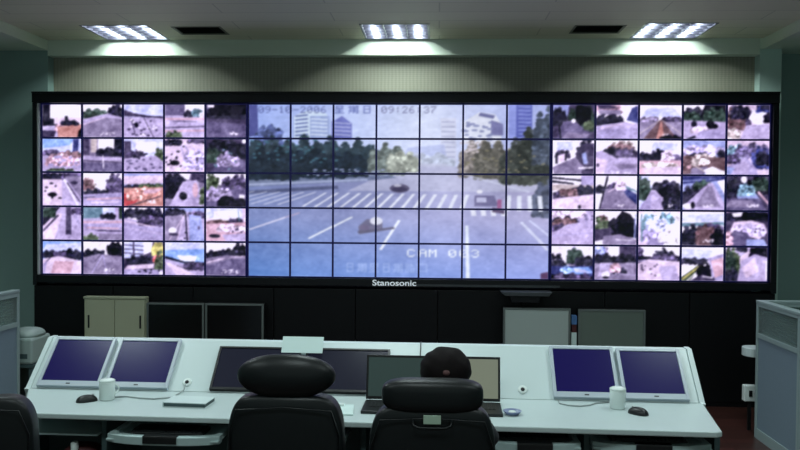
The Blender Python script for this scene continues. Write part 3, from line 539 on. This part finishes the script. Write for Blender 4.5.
def display(x0, w, row, label, img, group):
    z0 = ZT - (row + 1) * RH
    t = thing('video_wall_display', label, 'screen', (x0, YD, z0), group=group)
    key = round(w, 5)
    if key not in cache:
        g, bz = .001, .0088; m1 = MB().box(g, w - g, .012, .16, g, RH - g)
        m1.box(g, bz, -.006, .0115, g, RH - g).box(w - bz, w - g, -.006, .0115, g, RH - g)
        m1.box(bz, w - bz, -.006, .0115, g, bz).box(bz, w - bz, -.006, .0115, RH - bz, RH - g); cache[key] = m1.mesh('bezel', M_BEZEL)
    o = bpy.data.objects.new('bezel', cache[key]); C.objects.link(o); o.parent = t
    s = bpy.data.objects.new('screen', screen_mesh(img, w - .0172, RH - .0172)); C.objects.link(s); s.parent = t; s.location = (.0086, .006, .0086)
for bi, (xa, xb, feeds, side) in enumerate(((X0 + .006, X1 - .008, LEFT, 'left'), (X2 + .012, X3, RIGHT, 'right'))):
    w = (xb - xa) / 5
    for r_ in range(5):
        for c_ in range(5):
            what, spec = feeds[r_][c_]
            cv = Canvas(43 * 3, 35 * 3, 100 * bi + 10 * r_ + c_); cv.script(spec); cv.smooth_noise(13, 30); cv.smooth_noise(12, 12); cv.smooth_noise(9, 4)
            display(xa + c_ * w, w, r_, '%s block screen with %s' % (side, what), grade(cv.down(3)), 'small camera feed screens in the %s block of the video wall' % side)
w = (X2 - X1 - .004) / 7
for r_ in range(5):
    for c_ in range(7):
        tile = big[r_ * 35:(r_ + 1) * 35, c_ * 43:(c_ + 1) * 43]
        display(X1 + .004 + c_ * w, w, r_, 'big picture tile with %s, %s' % (BIGL[r_][c_], ROW[r_]), tile, 'screens forming the big street picture in the middle of the video wall')
# dark box under the middle screens
d = thing('equipment_box', 'dark grey stepped box mounted on the black wall below the big picture', 'box', (.80, 7.36, 0))
MB().prism([(-.23, 1.045), (.23, 1.045), (.2, 1.008), (-.19, 1.008)], -.16, .018, 'y').build('top_slab', M_DEVICE, d, .004)
MB().prism([(-.15, 1.006), (.13, 1.006), (.12, .945), (-.13, .945)], -.12, .018, 'y').build('body', M_BLACK, d, .004)
# ------------------------------------------------------------------ cabinets in front of the video wall
def low_cabinet(x0, x1, h, label, kind, group=None):
    t = thing('filing_cabinet' if kind == 'cream' else 'glass_door_cabinet', label, 'cabinet', ((x0 + x1) / 2 * 1.0432, 7.245, 0), group=group)
    h = 1.8 - (1.8 - h) * 1.0432; x0 *= 1.0432; x1 *= 1.0432
    a = (x1 - x0) / 2 - .003
    if kind == 'cream':
        MB().box(-a, a, .025, .09, 0, h - .02).box(-a, a, .0, .09, h - .02, h).build('body', M_CREAM, t, .003)
        for s in (-1, 1):
            dd = MB().box(*sorted((s * .002, s * (a - .012))), .006 if s < 0 else .0075, .023, .04, h - .025).build('sliding_door', M_CREAM2, t, .002)
            MB().box(s * (a - .05) - .008, s * (a - .05) + .008, .0, .0055, h - .29, h - .17).build('handle', M_BPLAST, dd, .002)
    else:
        MB().box(-a, a, .02, .09, 0, h).build('body', M_BLACKP, t, .003)
        gm = {'dark': M_DGLASS, 'grey': M_GGLASS, 'dim': M_GGLASS2}[kind]; fm = M_ALU
        f = MB(); q = .018
        f.box(-a, -a + q, 0, .019, .02, h - .002).box(a - q, a, 0, .019, .02, h - .002).box(-a + q, a - q, 0, .019, h - q, h - .002).box(-a + q, a - q, 0, .019, .02, .05)
        do = f.build('door', fm, t, .001)
        MB().box(-a + q + .001, a - q - .001, .006, .014, .051, h - q - .001).build('pane', gm, do)
    return t
low_cabinet(-3.142, -2.574, .985, 'cream metal filing cabinet with two sliding doors behind the left monitors', 'cream')
g = 'low glass door cabinets behind the console'
low_cabinet(-2.57, -2.05, .94, 'dark glass door cabinet touching the cream filing cabinet', 'dark', g)
low_cabinet(-2.045, -1.52, .94, 'dark glass door cabinet second from the cream filing cabinet', 'dark', g)
low_cabinet(.571, 1.155, .935, 'glass cabinet with a light grey reflecting pane behind the right monitors', 'grey', g)
low_cabinet(1.215, 1.794, .93, 'glass cabinet with a dim green grey pane behind the rightmost monitor', 'dim', g)
t = thing('paper_stack', 'upright stack of blue and white papers between two glass cabinets', 'papers', (1.236, 7.25, 0))
MB().box(-.024, .022, 0, .08, 0, .68).build('white_folders', M_PAPERW, t); MB().box(-.02, .02, 0, .08, .682, .75).build('red_folder', M_REDB, t)
MB().box(-.024, .024, 0, .08, .752, .83).build('blue_folder', M_BLUEP, t)
# ------------------------------------------------------------------ console
con = thing('console_desk', 'long white control console with a slanted instrument panel and keyboard trays', 'desk', (-.45, 4.41, 0))
ox, oy = -.45, 4.41
def L(pts): return [(x - ox, y - oy) for x, y in pts]
MB().prism(L([(-2.325, 4.42), (-2.33, 4.405), (-2.08, 3.9), (-2.055, 3.885), (1.33, 3.845), (1.36, 3.86), (1.44, 4.42)]), .722, .75).build('desktop', M_DESK, con, .006)
MB().prism([(0, .751), (.26, .998), (.32, .998), (.32, .03), (.30, .03), (.30, .975), (.27, .975), (.02, .7515)], -1.868, 1.868, 'x').build('slanted_panel', M_DESKE, con, .003)
for s in (-1, 1):
    MB().prism([(-.02, .751), (.0, .754), (.258, 1.002), (.325, 1.002), (.325, 0), (.0, 0), (.0, .7), (0, .7205)][0:8], *sorted((s * 1.87, s * 1.90)), 'x').build('end_panel', M_DESKE, con, .004)
MB().box(-1.8, 1.75, .05, .07, .0, .72).build('modesty_panel', M_UNDER, con)
SUP = [-2.25, -1.70, -1.03, -.36, .22, .75, 1.38]
for x in SUP: MB().box(x - ox - .014, x - ox + .014, -.42, .045, 0, .721).build('support_panel', M_UNDER, con, .003)
sM = Matrix(((1, 0, 0, 0), (0, .26 / .3607, -.25 / .3607, 4.41), (0, .25 / .3607, .26 / .3607, .7515), (0, 0, 0, 1)))   # u along x, v up the slope, w off the panel
def PM(x, v=0, w=0): return Matrix.Translation((0, 0, 0)) @ sM @ Matrix.Translation((x, v, w))
for x, v in ((-1.42, .06), (.474, .06)):
    o = MB().lathe([(.026, .0), (.026, .004), (.02, .005)], 20, Matrix.Translation((-ox, -oy, 0)) @ PM(x, v, 0.001)).build('cable_grommet', M_WHITE, con)
    MB().lathe([(.011, .0), (.011, .003)], 12, Matrix.Translation((-ox, -oy, 0)) @ PM(x, v - .002, .007)).build('cable_hole', M_BPLAST, o)
trays = []
def tray(x0, x1, yf, kb=True, label='black keyboard', z=.63, yb=4.32):
    m = (x0 + x1) / 2; a = (x1 - x0) / 2 - .01
    t = MB().box(m - a - ox, m + a - ox, yf + .03 - oy, yb - oy, z, z + .012)
    n = 12; pts = []
    for i in range(n + 1):
        u = -1 + 2 * i / n; pts.append((m + u * a - ox, yf - oy + .05 * abs(u) ** 3))
    back = [(p[0], p[1] + .045) for p in pts][::-1]
    t.prism(pts + back, z - .01, z + .032)
    for s in (-1, 1): t.box(*sorted((m + s * a - ox, m + s * (a - .03) - ox)), yf + .08 - oy, yb - oy, z + .012, z + .03)
    o = t.build('keyboard_tray', M_TRAY, con, .004)
    MB().box(m - .085 - ox, m + .085 - ox, yf - .006 - oy, yf + .044 - oy, z + .0325, z + .038).box(m - .085 - ox, m + .085 - ox, yf - .006 - oy, yf - .0005 - oy, z, z + .033).build('wrist_rest', M_BPLAST, o, .002)
    if kb:
        k = thing('keyboard', label, 'keyboard', (m, yf + .16, z + .0135))
        MB().box(-.185, .185, -.07, .07, 0, .016).build('case', M_KEYB, k, .003)
        ks = MB()
        for r_ in range(5):
            for c_ in range(18 if r_ else 18):
                if r_ == 0 and 4 <= c_ <= 8: continue
                ks.box(-.18 + c_ * .0201, -.18 + c_ * .0201 + .016, -.06 + r_ * .0245, -.06 + r_ * .0245 + .019, .0165, .023)
            if r_ == 0: ks.box(-.105, -.01, -.06, -.041, .0165, .023)
        ks.build('keys', M_KEY, k); k['group'] = 'black keyboards on the pull-out trays'
tray(-1.64, -1.05, 3.82, True, 'black keyboard on the pull-out tray left of the left chair')
tray(-1.0, -.43, 3.83, True, 'black keyboard on the tray behind the left office chair')
tray(.25, .72, 3.87, True, 'black keyboard on the tray right of the seated person')
tray(.76, 1.35, 3.90, True, 'black keyboard on the tray under the rightmost monitor')
MB().box(-2.22 - ox, -1.73 - ox, 3.98 - oy, 4.3 - oy, .612, .622).build('lower_shelf', M_TRAY, con, .002)
# ------------------------------------------------------------------ monitors on the slanted panel
def monitor(x0, x1, label, group, fm, sm, v0=.0, v1=.345, bz=.018, bot=.04, name='monitor'):
    t = thing(name, label, 'monitor', ((x0 + x1) / 2, 4.41, .7515), group=group)
    T = Matrix.Translation((-(x0 + x1) / 2, -4.41, -.7515))
    a = (x1 - x0) / 2 - .003; m = T @ PM((x0 + x1) / 2, 0, .001)
    f = MB().box(-a, a, v0 + .004, v1, 0, .014, m).box(-a, -a + bz, v0 + .004, v1, .014, .024, m).box(a - bz, a, v0 + .004, v1, .014, .024, m)
    f.box(-a + bz, a - bz, v1 - bz, v1, .014, .024, m).box(-a + bz, a - bz, v0 + .004, v0 + bot, .014, .024, m).build('frame', fm, t, .002)
    MB().box(-a + bz + .001, a - bz - .001, v0 + bot + .001, v1 - bz - .001, .0145, .018, m).build('screen', sm, t)
    if fm is M_MONF: MB().box(-.012, .012, v0 + .017, v0 + .024, .0245, .0255, m).build('badge', M_BPLAST, t)
    return t
g = 'silver framed monitors with dark blue screens'
monitor(-2.285, -1.912, 'leftmost silver framed monitor with a dark blue screen, beside the printer end', g, M_MONF, M_MONS)
monitor(-1.89, -1.515, 'silver framed dark blue monitor just right of the left white mug', g, M_MONF, M_MONS)
monitor(.636, 1.0, 'silver framed dark blue monitor just left of the right white mug', g, M_MONF, M_MONS)
monitor(1.012, 1.37, 'rightmost silver framed monitor with a dark blue screen above the mouse', g, M_MONF, M_MONS, v1=.338)
g = 'unlit black monitors behind the left office chair'
monitor(-1.28, -.79, 'unlit black monitor left of the white card and partly behind the left chair', g, M_BPLAST, M_OFFS, v1=.3, bot=.02, bz=.012)
monitor(-.765, -.271, 'unlit black monitor right of the white card, between the two office chairs', g, M_BPLAST, M_OFFS, v1=.3, bot=.02, bz=.012)
# laptops
def laptop(xc, label, sm, w=.345):
    t = thing('laptop', label, 'laptop', (xc, 4.14, .7505), group='open laptops at the middle of the console')
    MB().box(-w / 2, w / 2, -.12, .12, 0, .016).build('base', M_BPLAST, t, .003)
    ks = MB()
    for r_ in range(6):
        for c_ in range(14): ks.box(-.14 + c_ * .0203, -.14 + c_ * .0203 + .016, -.035 + r_ * .021, -.035 + r_ * .021 + .017, .0165, .019)
    ks.build('keys', M_KEYB, t)
    m = Matrix.Translation((0, .122, .018)) @ Matrix.Rotation(math.radians(-12), 4, 'X')
    l = MB().box(-w / 2, w / 2, .0, .012, 0, .235, m).build('lid', M_BPLAST, t, .003)
    MB().box(-w / 2 + .012, w / 2 - .012, -.002, -.0005, .016, .222, m).build('screen', sm, l)
laptop(-.205, 'open laptop with a dim green screen left of the seated person', M_LAP1)
laptop(.168, 'open laptop with a pale grey yellow screen right of the seated person', M_LAP2)
# things on the console
def mug(x, y, label):
    t = thing('mug', label, 'mug', (x, y, .7502), group='white lidded mugs on the console')
    MB().lathe([(.036, 0), (.04, .004), (.041, .09), (.041, .098), (.037, .098), (.036, .012)], 28).build('cup', M_WHITE, t)
    MB().lathe([(.042, .0985), (.042, .106), (.03, .112), (.01, .114)], 28).build('lid', M_WHITE, t)
    MB().tube([(.040 + .028 * math.sin(PI * i / 8), 0, .02 + .06 * i / 8) for i in range(9)], .005, M=Matrix.Rotation(.9, 4, 'Z')).build('handle', M_WHITE, t)
    return t
mug(-1.772, 4.19, 'white lidded mug in front of the two left monitors'); mug(.953, 4.26, 'white lidded mug in front of the two right monitors')
def mouse(x, y, rz, label, m=M_BPLAST):
    t = thing('computer_mouse', label, 'mouse', (x, y, .7502), rz, group='computer mice on the console')
    MB().sup((0, 0, .0), (.032, .055, .036), .8, .9, 24, 16, fn=lambda a, b, c: (a, b, max(c, 0))).build('shell', m, t)
    MB().sup((0, .03, .032), (.004, .009, .006), 1, 1, 10, 8).build('scroll_wheel', M_SILVER, t); return t
mouse(-1.862, 4.14, -.9, 'black mouse left of the left white mug'); mouse(1.035, 4.15, .8, 'black mouse right of the right white mug')
t = thing('ashtray', 'small round blue and white dish on the desk right of the seated person', 'dish', (.39, 4.08, .7502))
MB().lathe([(.03, 0), (.048, .02), (.044, .02), (.028, .006)], 24).build('rim', mat('blue_white_dish', (112, 124, 158), .3), t)
MB().lathe([(.02, .007), (.018, .018), (.006, .02)], 16).build('white_centre', M_WHITE, t)
t = thing('book', 'flat white book lying on the desk left of the left office chair', 'book', (-1.3, 4.13, .7502), -.05)
MB().box(-.115, .115, -.075, .075, 0, .004).box(-.115, .115, -.075, .075, .022, .026).box(-.115, -.111, -.075, .075, .004, .022).build('cover', M_DESKE, t)
MB().box(-.110, .112, -.072, .072, .0042, .0218).build('pages', M_UNDER, t)
t = tag(MB().box(-.12, .12, 0, .003, 0, .1, Matrix.Translation((-.783, 4.560, .955)) @ Matrix.Rotation(math.radians(-32), 4, 'X')).build('paper_card', M_PAPERW),
        'pale blank card leaning on the top edge of the console above the left chair', 'card')
t = tag(MB().tube([(-1.80 + .03, 4.225, .755), (-1.69, 4.25, .755), (-1.60, 4.22, .755), (-1.52, 4.21, .755), (-1.44, 4.25, .755), (-1.43, 4.33, .756), (-1.42, 4.39, .762), (-1.42, 4.425, .785)], .004).build('monitor_cable', M_CABLE),
        'grey cable running from the left white mug to the hole in the slanted panel', 'cable', 'cables on the console')
t = tag(MB().tube([(.66, 4.37, .756), (.66, 4.32, .755), (.7, 4.28, .755), (.76, 4.27, .755), (.82, 4.30, .755), (.86, 4.35, .755), (.93, 4.37, .755)], .004).build('monitor_cable', M_CABLE),
        'grey looped cable on the desk left of the right white mug', 'cable', 'cables on the console')
t = thing('note_sheet', 'white paper pad lying on the desk between the two office chairs', 'paper pad', (-.50, 4.07, .7502), .1)
MB().box(-.08, .08, -.1, .1, 0, .008).build('sheets', M_PAPERW, t); MB().box(-.03, .03, .06, .085, .0085, .02).build('clip', M_WHITE, t, .003)
t = tag(MB().tube([(-.10, 4.715, 1.005), (-.1, 4.69, 1.008), (-.1, 4.66, 1.002), (-.1, 4.6, .945), (-.1, 4.57, .914)], .003).build('thin_cable', M_BPLAST), 'thin black cable hanging over the panel top edge behind the person', 'cable')
# bag and white thing under the left desk
t = thing('bag', 'dark red bag with a white bottle cap on the shelf area under the left desk', 'bag', (-1.86, 4.1, 0))
MB().sup((0, 0, .27), (.13, .1, .27), .6, .6).build('sack', M_REDB, t)
MB().lathe([(.015, .54), (.02, .56), (.02, .6), (.01, .605)], 14, Matrix.Translation((-.02, -.06, -.04))).build('bottle_cap', M_WHITE, t)
# the whole console stands very slightly turned to the video wall
bpy.context.view_layer.update()
PIV = Vector((-.45, 4.3, 0)); TURN = Matrix.Translation(PIV) @ Matrix.Rotation(math.radians(-1.1), 4, 'Z') @ Matrix.Translation(-PIV)
for o in list(C.objects):
    if o.parent is None and o.name.split('.')[0] in ('console_desk', 'keyboard', 'monitor', 'laptop', 'mug', 'computer_mouse', 'ashtray', 'book', 'paper_card', 'monitor_cable', 'note_sheet', 'thin_cable', 'bag'):
        o.matrix_world = TURN @ o.matrix_world
# ------------------------------------------------------------------ chairs
def chair(loc, rz, label, head, hw, hh, bw, bt, tagm=False, e=.5):
    """head: headrest centre height; bt: backrest top; the sitter faces +Y"""
    t = thing('office_chair', label, 'chair', loc, rz, group='black leather office chairs')
    def curve(a, b, c): return (a, b - .5 * a * a * .8, c)
    yb = -.27
    zb = .50; hz = (bt - zb) / 2
    MB().sup((0, yb, zb + hz), (bw / 2, .055, hz), .25, .25, 48, 32, fn=lambda a, b, c: (a * (1 - .16 * max(c, 0) ** 3 - .12 * max(-c, 0)), b + .5 * a * a, c)).build('backrest', M_LEATHER, t)
    MB().tube([(-bw / 2 * .86, yb - .035, zb + .1), (-bw / 2 * .93, yb - .03, bt - .15), (-bw / 2 * .8, yb - .05, bt - .05), (0, yb - .062, bt - .035), (bw / 2 * .8, yb - .05, bt - .05), (bw / 2 * .93, yb - .03, bt - .15), (bw / 2 * .86, yb - .035, zb + .1)], .0035).build('seam_piping', M_LEATHER, t)
    if head:
        MB().sup((0, yb - .005, head), (hw / 2, .058, hh / 2), e, e + .15 if e < .9 else .9, 40, 24, fn=lambda a, b, c: (a, b + .35 * a * a, c)).build('headrest', M_LEATHER, t)
        MB().box(-.05, .05, yb - .012, yb + .012, bt - .06, head).build('headrest_bracket', M_BPLAST, t)
    if tagm:
        MB().box(-.033, .033, yb - .071, yb - .066, bt - .056, bt - .022).build('label_tag', mat('pale_green_tag', (148, 168, 150), .5), t, .002)
        MB().tube([(-.075, yb - .055, bt - .04), (-.07, yb - .07, bt - .062), (-.045, yb - .074, bt - .07), (.045, yb - .074, bt - .07), (.07, yb - .07, bt - .062), (.075, yb - .055, bt - .04)], .005).build('handle_loop', M_LEATHER, t)
    MB().sup((0, .0, .42), (.235, .25, .055), .35, .5, 36, 16).build('seat', M_LEATHER, t)
    for s in (-1, 1):
        MB().tube([(s * .18, .05, .37), (s * .255, .05, .42), (s * .262, .04, .60), (s * .255, -.02, .63), (s * .24, -.2, .62)], .014).build('armrest_frame', M_BPLAST, t)
        MB().sup((s * .25, -.0, .645), (.026, .13, .018), .5, .5, 20, 10).build('armrest_pad', M_LEATHER, t)
    MB().lathe([(.04, .32), (.04, .365)], 16).lathe([(.025, .12), (.025, .32)], 16).build('gas_column', M_BPLAST, t)
    for k in range(5):
        A = 2 * PI * k / 5 + .3; cx, cy = math.cos(A), math.sin(A)
        MB().tube([(.02 * cx, .02 * cy, .12), (.16 * cx, .16 * cy, .095), (.235 * cx, .235 * cy, .075)], [.024, .018, .014]).build('base_leg', M_BPLAST, t)
        MB().lathe([(.026, -.02), (.029, -.012), (.029, .012), (.026, .02)], 16, Matrix.Translation((.235 * cx, .235 * cy, .03)) @ Matrix.Rotation(A, 4, 'Z') @ Matrix.Rotation(PI / 2, 4, 'X')).build('caster', M_BPLAST, t)
    return t
chair((-.583, 3.33, 0), 0, 'black leather office chair with a wide oval headrest, left of the seated person', 1.143, .385, .172, .46, 1.07, e=.8)
chair((-.015, 3.33, 0), 0, 'black leather office chair with a boxy headrest and small pale tag, person seated in it', 1.078, .392, .130, .495, 1.04, True, e=.45)
chair((-1.885, 3.30, 0), .2, 'black office chair without headrest cut off at the lower left corner', 0, 0, 0, .5, 1.045)
# ------------------------------------------------------------------ person
def skin_obj(name, nodes, edges, m, parent, root=0, sub=2):
    bm = bmesh.new(); ly = bm.verts.layers.skin.verify(); vs = [bm.verts.new(n[0]) for n in nodes]
    for a, b_ in edges: bm.edges.new((vs[a], vs[b_]))
    for v, n in zip(vs, nodes):
        r = n[1]; v[ly].radius = (r, r) if not isinstance(r, tuple) else r
    vs[root][ly].use_root = True
    me = bpy.data.meshes.new(name); bm.to_mesh(me); bm.free(); me.materials.append(m)
    o = bpy.data.objects.new(name, me); C.objects.link(o); o.parent = parent
    s = o.modifiers.new('Skin', 'SKIN'); s.use_smooth_shade = True
    d_ = o.modifiers.new('Sub', 'SUBSURF'); d_.levels = sub; d_.render_levels = sub
    bpy.context.view_layer.update()
    me2 = bpy.data.meshes.new_from_object(o.evaluated_get(bpy.context.evaluated_depsgraph_get()))
    me2.materials.clear(); me2.materials.append(m); o.modifiers.clear(); o.data = me2
    return o
per = thing('person', 'person with dark hair seated with their back to the viewer at the laptops', 'person', (.037, 3.3, 0))
N = []; Ed = []
def node(p, r, par=None):
    N.append((p, r)); 
    if par is not None: Ed.append((par, len(N) - 1))
    return len(N) - 1
pel = node((0, -.0, .575), (.115, .08)); bel = node((0, .0, .69), (.11, .075), pel); che = node((0, .0, .82), (.14, .095), bel)
shb = node((0, .0, .915), (.12, .075), che); nk = node((0, .01, .985), .05, shb); nk2 = node((0, .015, 1.03), .048, nk)
hd = node((0, .01, 1.09), (.074, .085), nk2); hd2 = node((0, .0, 1.15), (.07, .08), hd); hd3 = node((0, .0, 1.175), (.05, .06), hd2)
for s in (-1, 1):
    sh = node((s * .135, .0, .89), .048, shb); el = node((s * .2, .19, .79), .038, sh); fa = node((s * .18, .34, .805), .034, el)
    wr = node((s * .13, .45, .805), .025, fa); pa = node((s * .115, .5, .80), (.034, .018), wr); kn = node((s * .11, .545, .795), (.036, .014), pa)
    th = node((s * .085, .505, .792), .011, pa); th2 = node((s * .07, .54, .785), .009, th)
    for i, (dx, ln) in enumerate(((-.027, .062), (-.009, .072), (.009, .068), (.027, .052))):
        f1 = node((s * .11 + dx, .565, .796), .0088, kn); f2 = node((s * .11 + dx * 1.1, .565 + ln * .6, .790), .0082, f1); node((s * .11 + dx * 1.1, .565 + ln, .770), .007, f2)
    hp = node((s * .085, .06, .56), .068, pel); kk = node((s * .12, .40, .55), .058, hp); cf = node((s * .12, .43, .34), .052, kk)
    an = node((s * .12, .43, .1), .035, cf); node((s * .125, .53, .04), .032, an)
bo = skin_obj('body', N, Ed, M_SKIN, per)
hm = MB().sup((0, .008, 1.105), (.078, .088, .098), .95, .95, 32, 24, fn=lambda a, b, c: (a * (1 - .25 * max(0, -c) ** 1.5), b * (1 - .08 * max(0, -c)) + .1 * max(0, -c) * (b > 0), c)).mesh('head', M_SKIN)
bm = bmesh.new(); bm.from_mesh(bo.data); bm.from_mesh(hm); bm.to_mesh(bo.data); bm.free()
for pl in bo.data.polygons: pl.use_smooth = True
f = MB(); f.sup((0, .098, 1.085), (.010, .016, .020), .9, .9, 14, 12, fn=lambda a, b, c: (a * (1 - .35 * c), b * (1 - .5 * c), c))
f.build('nose', M_SKIN, per)
for s in (-1, 1):
    MB().sup((s * .082, .0, 1.085), (.012, .022, .032), .9, .9, 14, 10).build('ear', M_SKIN, per)
    ey = MB().sup((s * .030, .083, 1.105), (.013, .006, .0065), 1, 1, 16, 12).build('eye', M_WHITE, per)
    MB().sup((s * .030, .088, 1.105), (.0055, .0025, .0058), 1, 1, 14, 10).build('iris', M_HAIR, ey)
    MB().sup((s * .031, .087, 1.122), (.018, .005, .003), 1, 1, 14, 8).build('eyebrow', M_HAIR, per)
MB().sup((0, .0875, 1.052), (.022, .006, .005), 1, 1, 14, 10).build('mouth', M_TIE, per)
rs = random.Random(3)
def hairf(a, b, c):
    k = 1 + .035 * math.sin(9 * a + 4 * c) * math.cos(7 * c + 3 * b)
    y = b if b < .35 or c > .35 else .35 + (b - .35) * .1          # leaves the face free
    return (a * k * (1 - .1 * max(0, -c)), y, c * k)
MB().sup((0, -.015, 1.125), (.106, .110, .10), .95, .95, 48, 32, fn=hairf).build('hair', M_HAIR, per)
MB().sup((.002, -.118, 1.14), (.015, .012, .012), .9, .9, 14, 10).build('hair_tie', M_TIE, per)
S = []; Es = []
def sn(p, r, par=None):
    S.append((p, r))
    if par is not None: Es.append((par, len(S) - 1))
    return len(S) - 1
a0 = sn((0, .0, .56), (.165, .125)); a1 = sn((0, 0, .66), (.15, .11), a0); a2 = sn((0, 0, .82), (.15, .105), a1); a3 = sn((0, 0, .915), (.13, .085), a2); sn((0, .008, .965), (.06, .058), a3)
for s in (-1, 1):
    q = sn((s * .14, 0, .89), .055, a3); q = sn((s * .2, .19, .79), .047, q); q = sn((s * .18, .34, .805), .042, q); sn((s * .14, .425, .806), .034, q)
skin_obj('shirt', S, Es, M_SHIRT, per)
S = []; Es = []; a0 = sn((0, 0, .575), (.158, .116)); sn((0, 0, .67), (.13, .098), a0)
for s in (-1, 1):
    q = sn((s * .085, .06, .585), .094, a0); q = sn((s * .12, .40, .55), .067, q); q = sn((s * .12, .43, .34), .062, q); sn((s * .12, .43, .07), .05, q)
skin_obj('trousers', S, Es, M_TROUS, per)
for s in (-1, 1): MB().sup((s * .124, .47, .045), (.045, .12, .045), .6, .7, 20, 12).build('shoe', M_BPLAST, per)
# ------------------------------------------------------------------ partitions
def partition(x, y0, y1, h, label, axis='y', glass=(.83, 1.04)):
    t = thing('partition_panel', label, 'partition', (x, y0, 0) if axis == 'y' else (y0, x, 0), 0 if axis == 'y' else -PI / 2, group='grey office partition panels')
    ln = y1 - y0; w = .03                       # runs along local +Y
    MB().box(-w, w, 0, .035, 0, h - .012).build('post', M_PARTF, t, .003); MB().box(-w, w, ln - .035, ln, 0, h - .012).build('post', M_PARTF, t, .003)
    MB().box(-w - .003, w + .003, -.001, ln + .001, h - .0115, h + .012).build('top_cap', M_PARTF, t, .004)
    MB().box(-w, w, .036, ln - .036, glass[1], h - .012).build('upper_rail', M_PARTF, t); MB().box(-w, w, .036, ln - .036, glass[0] - .035, glass[0]).build('middle_rail', M_PARTF, t)
    MB().box(-w, w, .036, ln - .036, 0, .08).build('kick_rail', M_PARTF, t)
    MB().box(-.022, .022, .036, ln - .036, .081, glass[0] - .036).build('fabric_panel', M_PART, t)
    for s in (-1, 1): MB().box(s * .02 - .002, s * .02 + .002, .036, ln - .036, glass[0] + .001, glass[1] - .001).build('glass_pane', M_GLASS, t)
    bl = MB(); n = int((glass[1] - glass[0]) / .02)
    for i in range(n):
        z = glass[0] + .01 + i * .02; bl.add([(-.007, .04, z), (.007, .04, z + .009), (.007, ln - .04, z + .009), (-.007, ln - .04, z)], [(0, 1, 2, 3)])
    bl.build('blind', M_BLIND, t); return t
partition(-3.475, 5.2, 6.44, 1.085, 'grey fabric and glass partition panel at the left edge beside the printer')
partition(2.545, 5.66, 6.42, 1.075, 'grey fabric and glass partition panel right of the console, end nearest the video wall')
partition(2.545, 4.85, 5.655, 1.075, 'grey partition panel cut off at the right edge, nearer the viewer')
t = partition(6.45, 2.58, 3.9, 1.075, 'grey partition panel standing crosswise behind the right partitions')
t.rotation_euler = (0, 0, -PI / 2); t.location = (2.58, 6.39, 0)
# desk behind the right partition
t = thing('side_desk', 'white desk with a rounded corner sticking out behind the right partition', 'desk', (2.9, 6.62, 0))
MB().prism([(.9, .1)] + [(-.33 - .08 * math.sin(PI * i / 10), .0 + .1 * math.cos(PI * i / 10)) for i in range(11)] + [(.9, -.1)], .61, .68).build('desktop', M_DESKE, t, .006)
MB().box(-.1, -.06, -.08, .08, 0, .609).build('leg_panel', M_UNDER, t); MB().box(.8, .84, -.08, .08, 0, .609).build('leg_panel', M_UNDER, t)
t = thing('socket_box', 'small white socket box low beside the right partition', 'socket', (2.55, 6.62, .0))
MB().box(-.05, .05, -.03, .03, .24, .37).build('case', M_WHITE, t, .006); MB().box(-.015, .012, -.034, -.0305, .28, .33).build('socket_face', M_BPLAST, t)
MB().box(-.012, .012, -.012, .012, 0, .239).build('stand_rod', M_BPLAST, t)
# printer on its stand
t = thing('printer_stand', 'grey stand under the pale printer beside the left partition', 'stand', (-3.50, 6.72, 0))
MB().box(-.13, .1, -.16, .16, .42, .45).box(-.12, -.09, -.15, .15, 0, .419).box(.06, .09, -.15, .15, 0, .419).build('body', M_UNDER, t, .003)
t = thing('printer', 'pale grey printer with a rounded lid between left partition and console', 'printer', (-3.50, 6.72, .4505))
MB().box(-.16, .1, -.17, .16, 0, .22).build('case', M_PRINT, t, .02)
MB().sup((-.03, 0, .22), (.125, .15, .07), .6, .8, 28, 14, fn=lambda a, b, c: (a, b, max(c, 0))).build('lid', M_PRINT, t)
MB().box(-.12, .06, -.173, -.1705, .05, .09).build('paper_slot', M_UNDER, t)
# ------------------------------------------------------------------ world and camera
w = bpy.data.worlds.new('world'); bpy.context.scene.world = w; w.use_nodes = True
w.node_tree.nodes['Background'].inputs['Color'].default_value = (.62, .80, .78, 1)
w.node_tree.nodes['Background'].inputs['Strength'].default_value = .6  # world light acts as fill through the added rear opening
yaw, tilt, roll = math.radians(2.7), math.radians(1.29), .007
f = Vector((-math.sin(yaw) * math.cos(tilt), math.cos(yaw) * math.cos(tilt), -math.sin(tilt)))
r = Vector((math.cos(yaw), math.sin(yaw), 0)); u = r.cross(f)
r2 = r * math.cos(roll) + u * math.sin(roll); u2 = -r * math.sin(roll) + u * math.cos(roll)
cd = bpy.data.cameras.new('camera'); cd.sensor_width = 36; cd.lens = 36; cd.clip_start = .05
co = bpy.data.objects.new('camera', cd); C.objects.link(co)
co.matrix_world = Matrix(((r2.x, u2.x, -f.x, 0), (r2.y, u2.y, -f.y, 0), (r2.z, u2.z, -f.z, 1.8), (0, 0, 0, 1)))
sc = bpy.context.scene; sc.camera = co
sc.view_settings.view_transform = 'Standard'; sc.view_settings.look = 'None'; sc.view_settings.exposure = 0
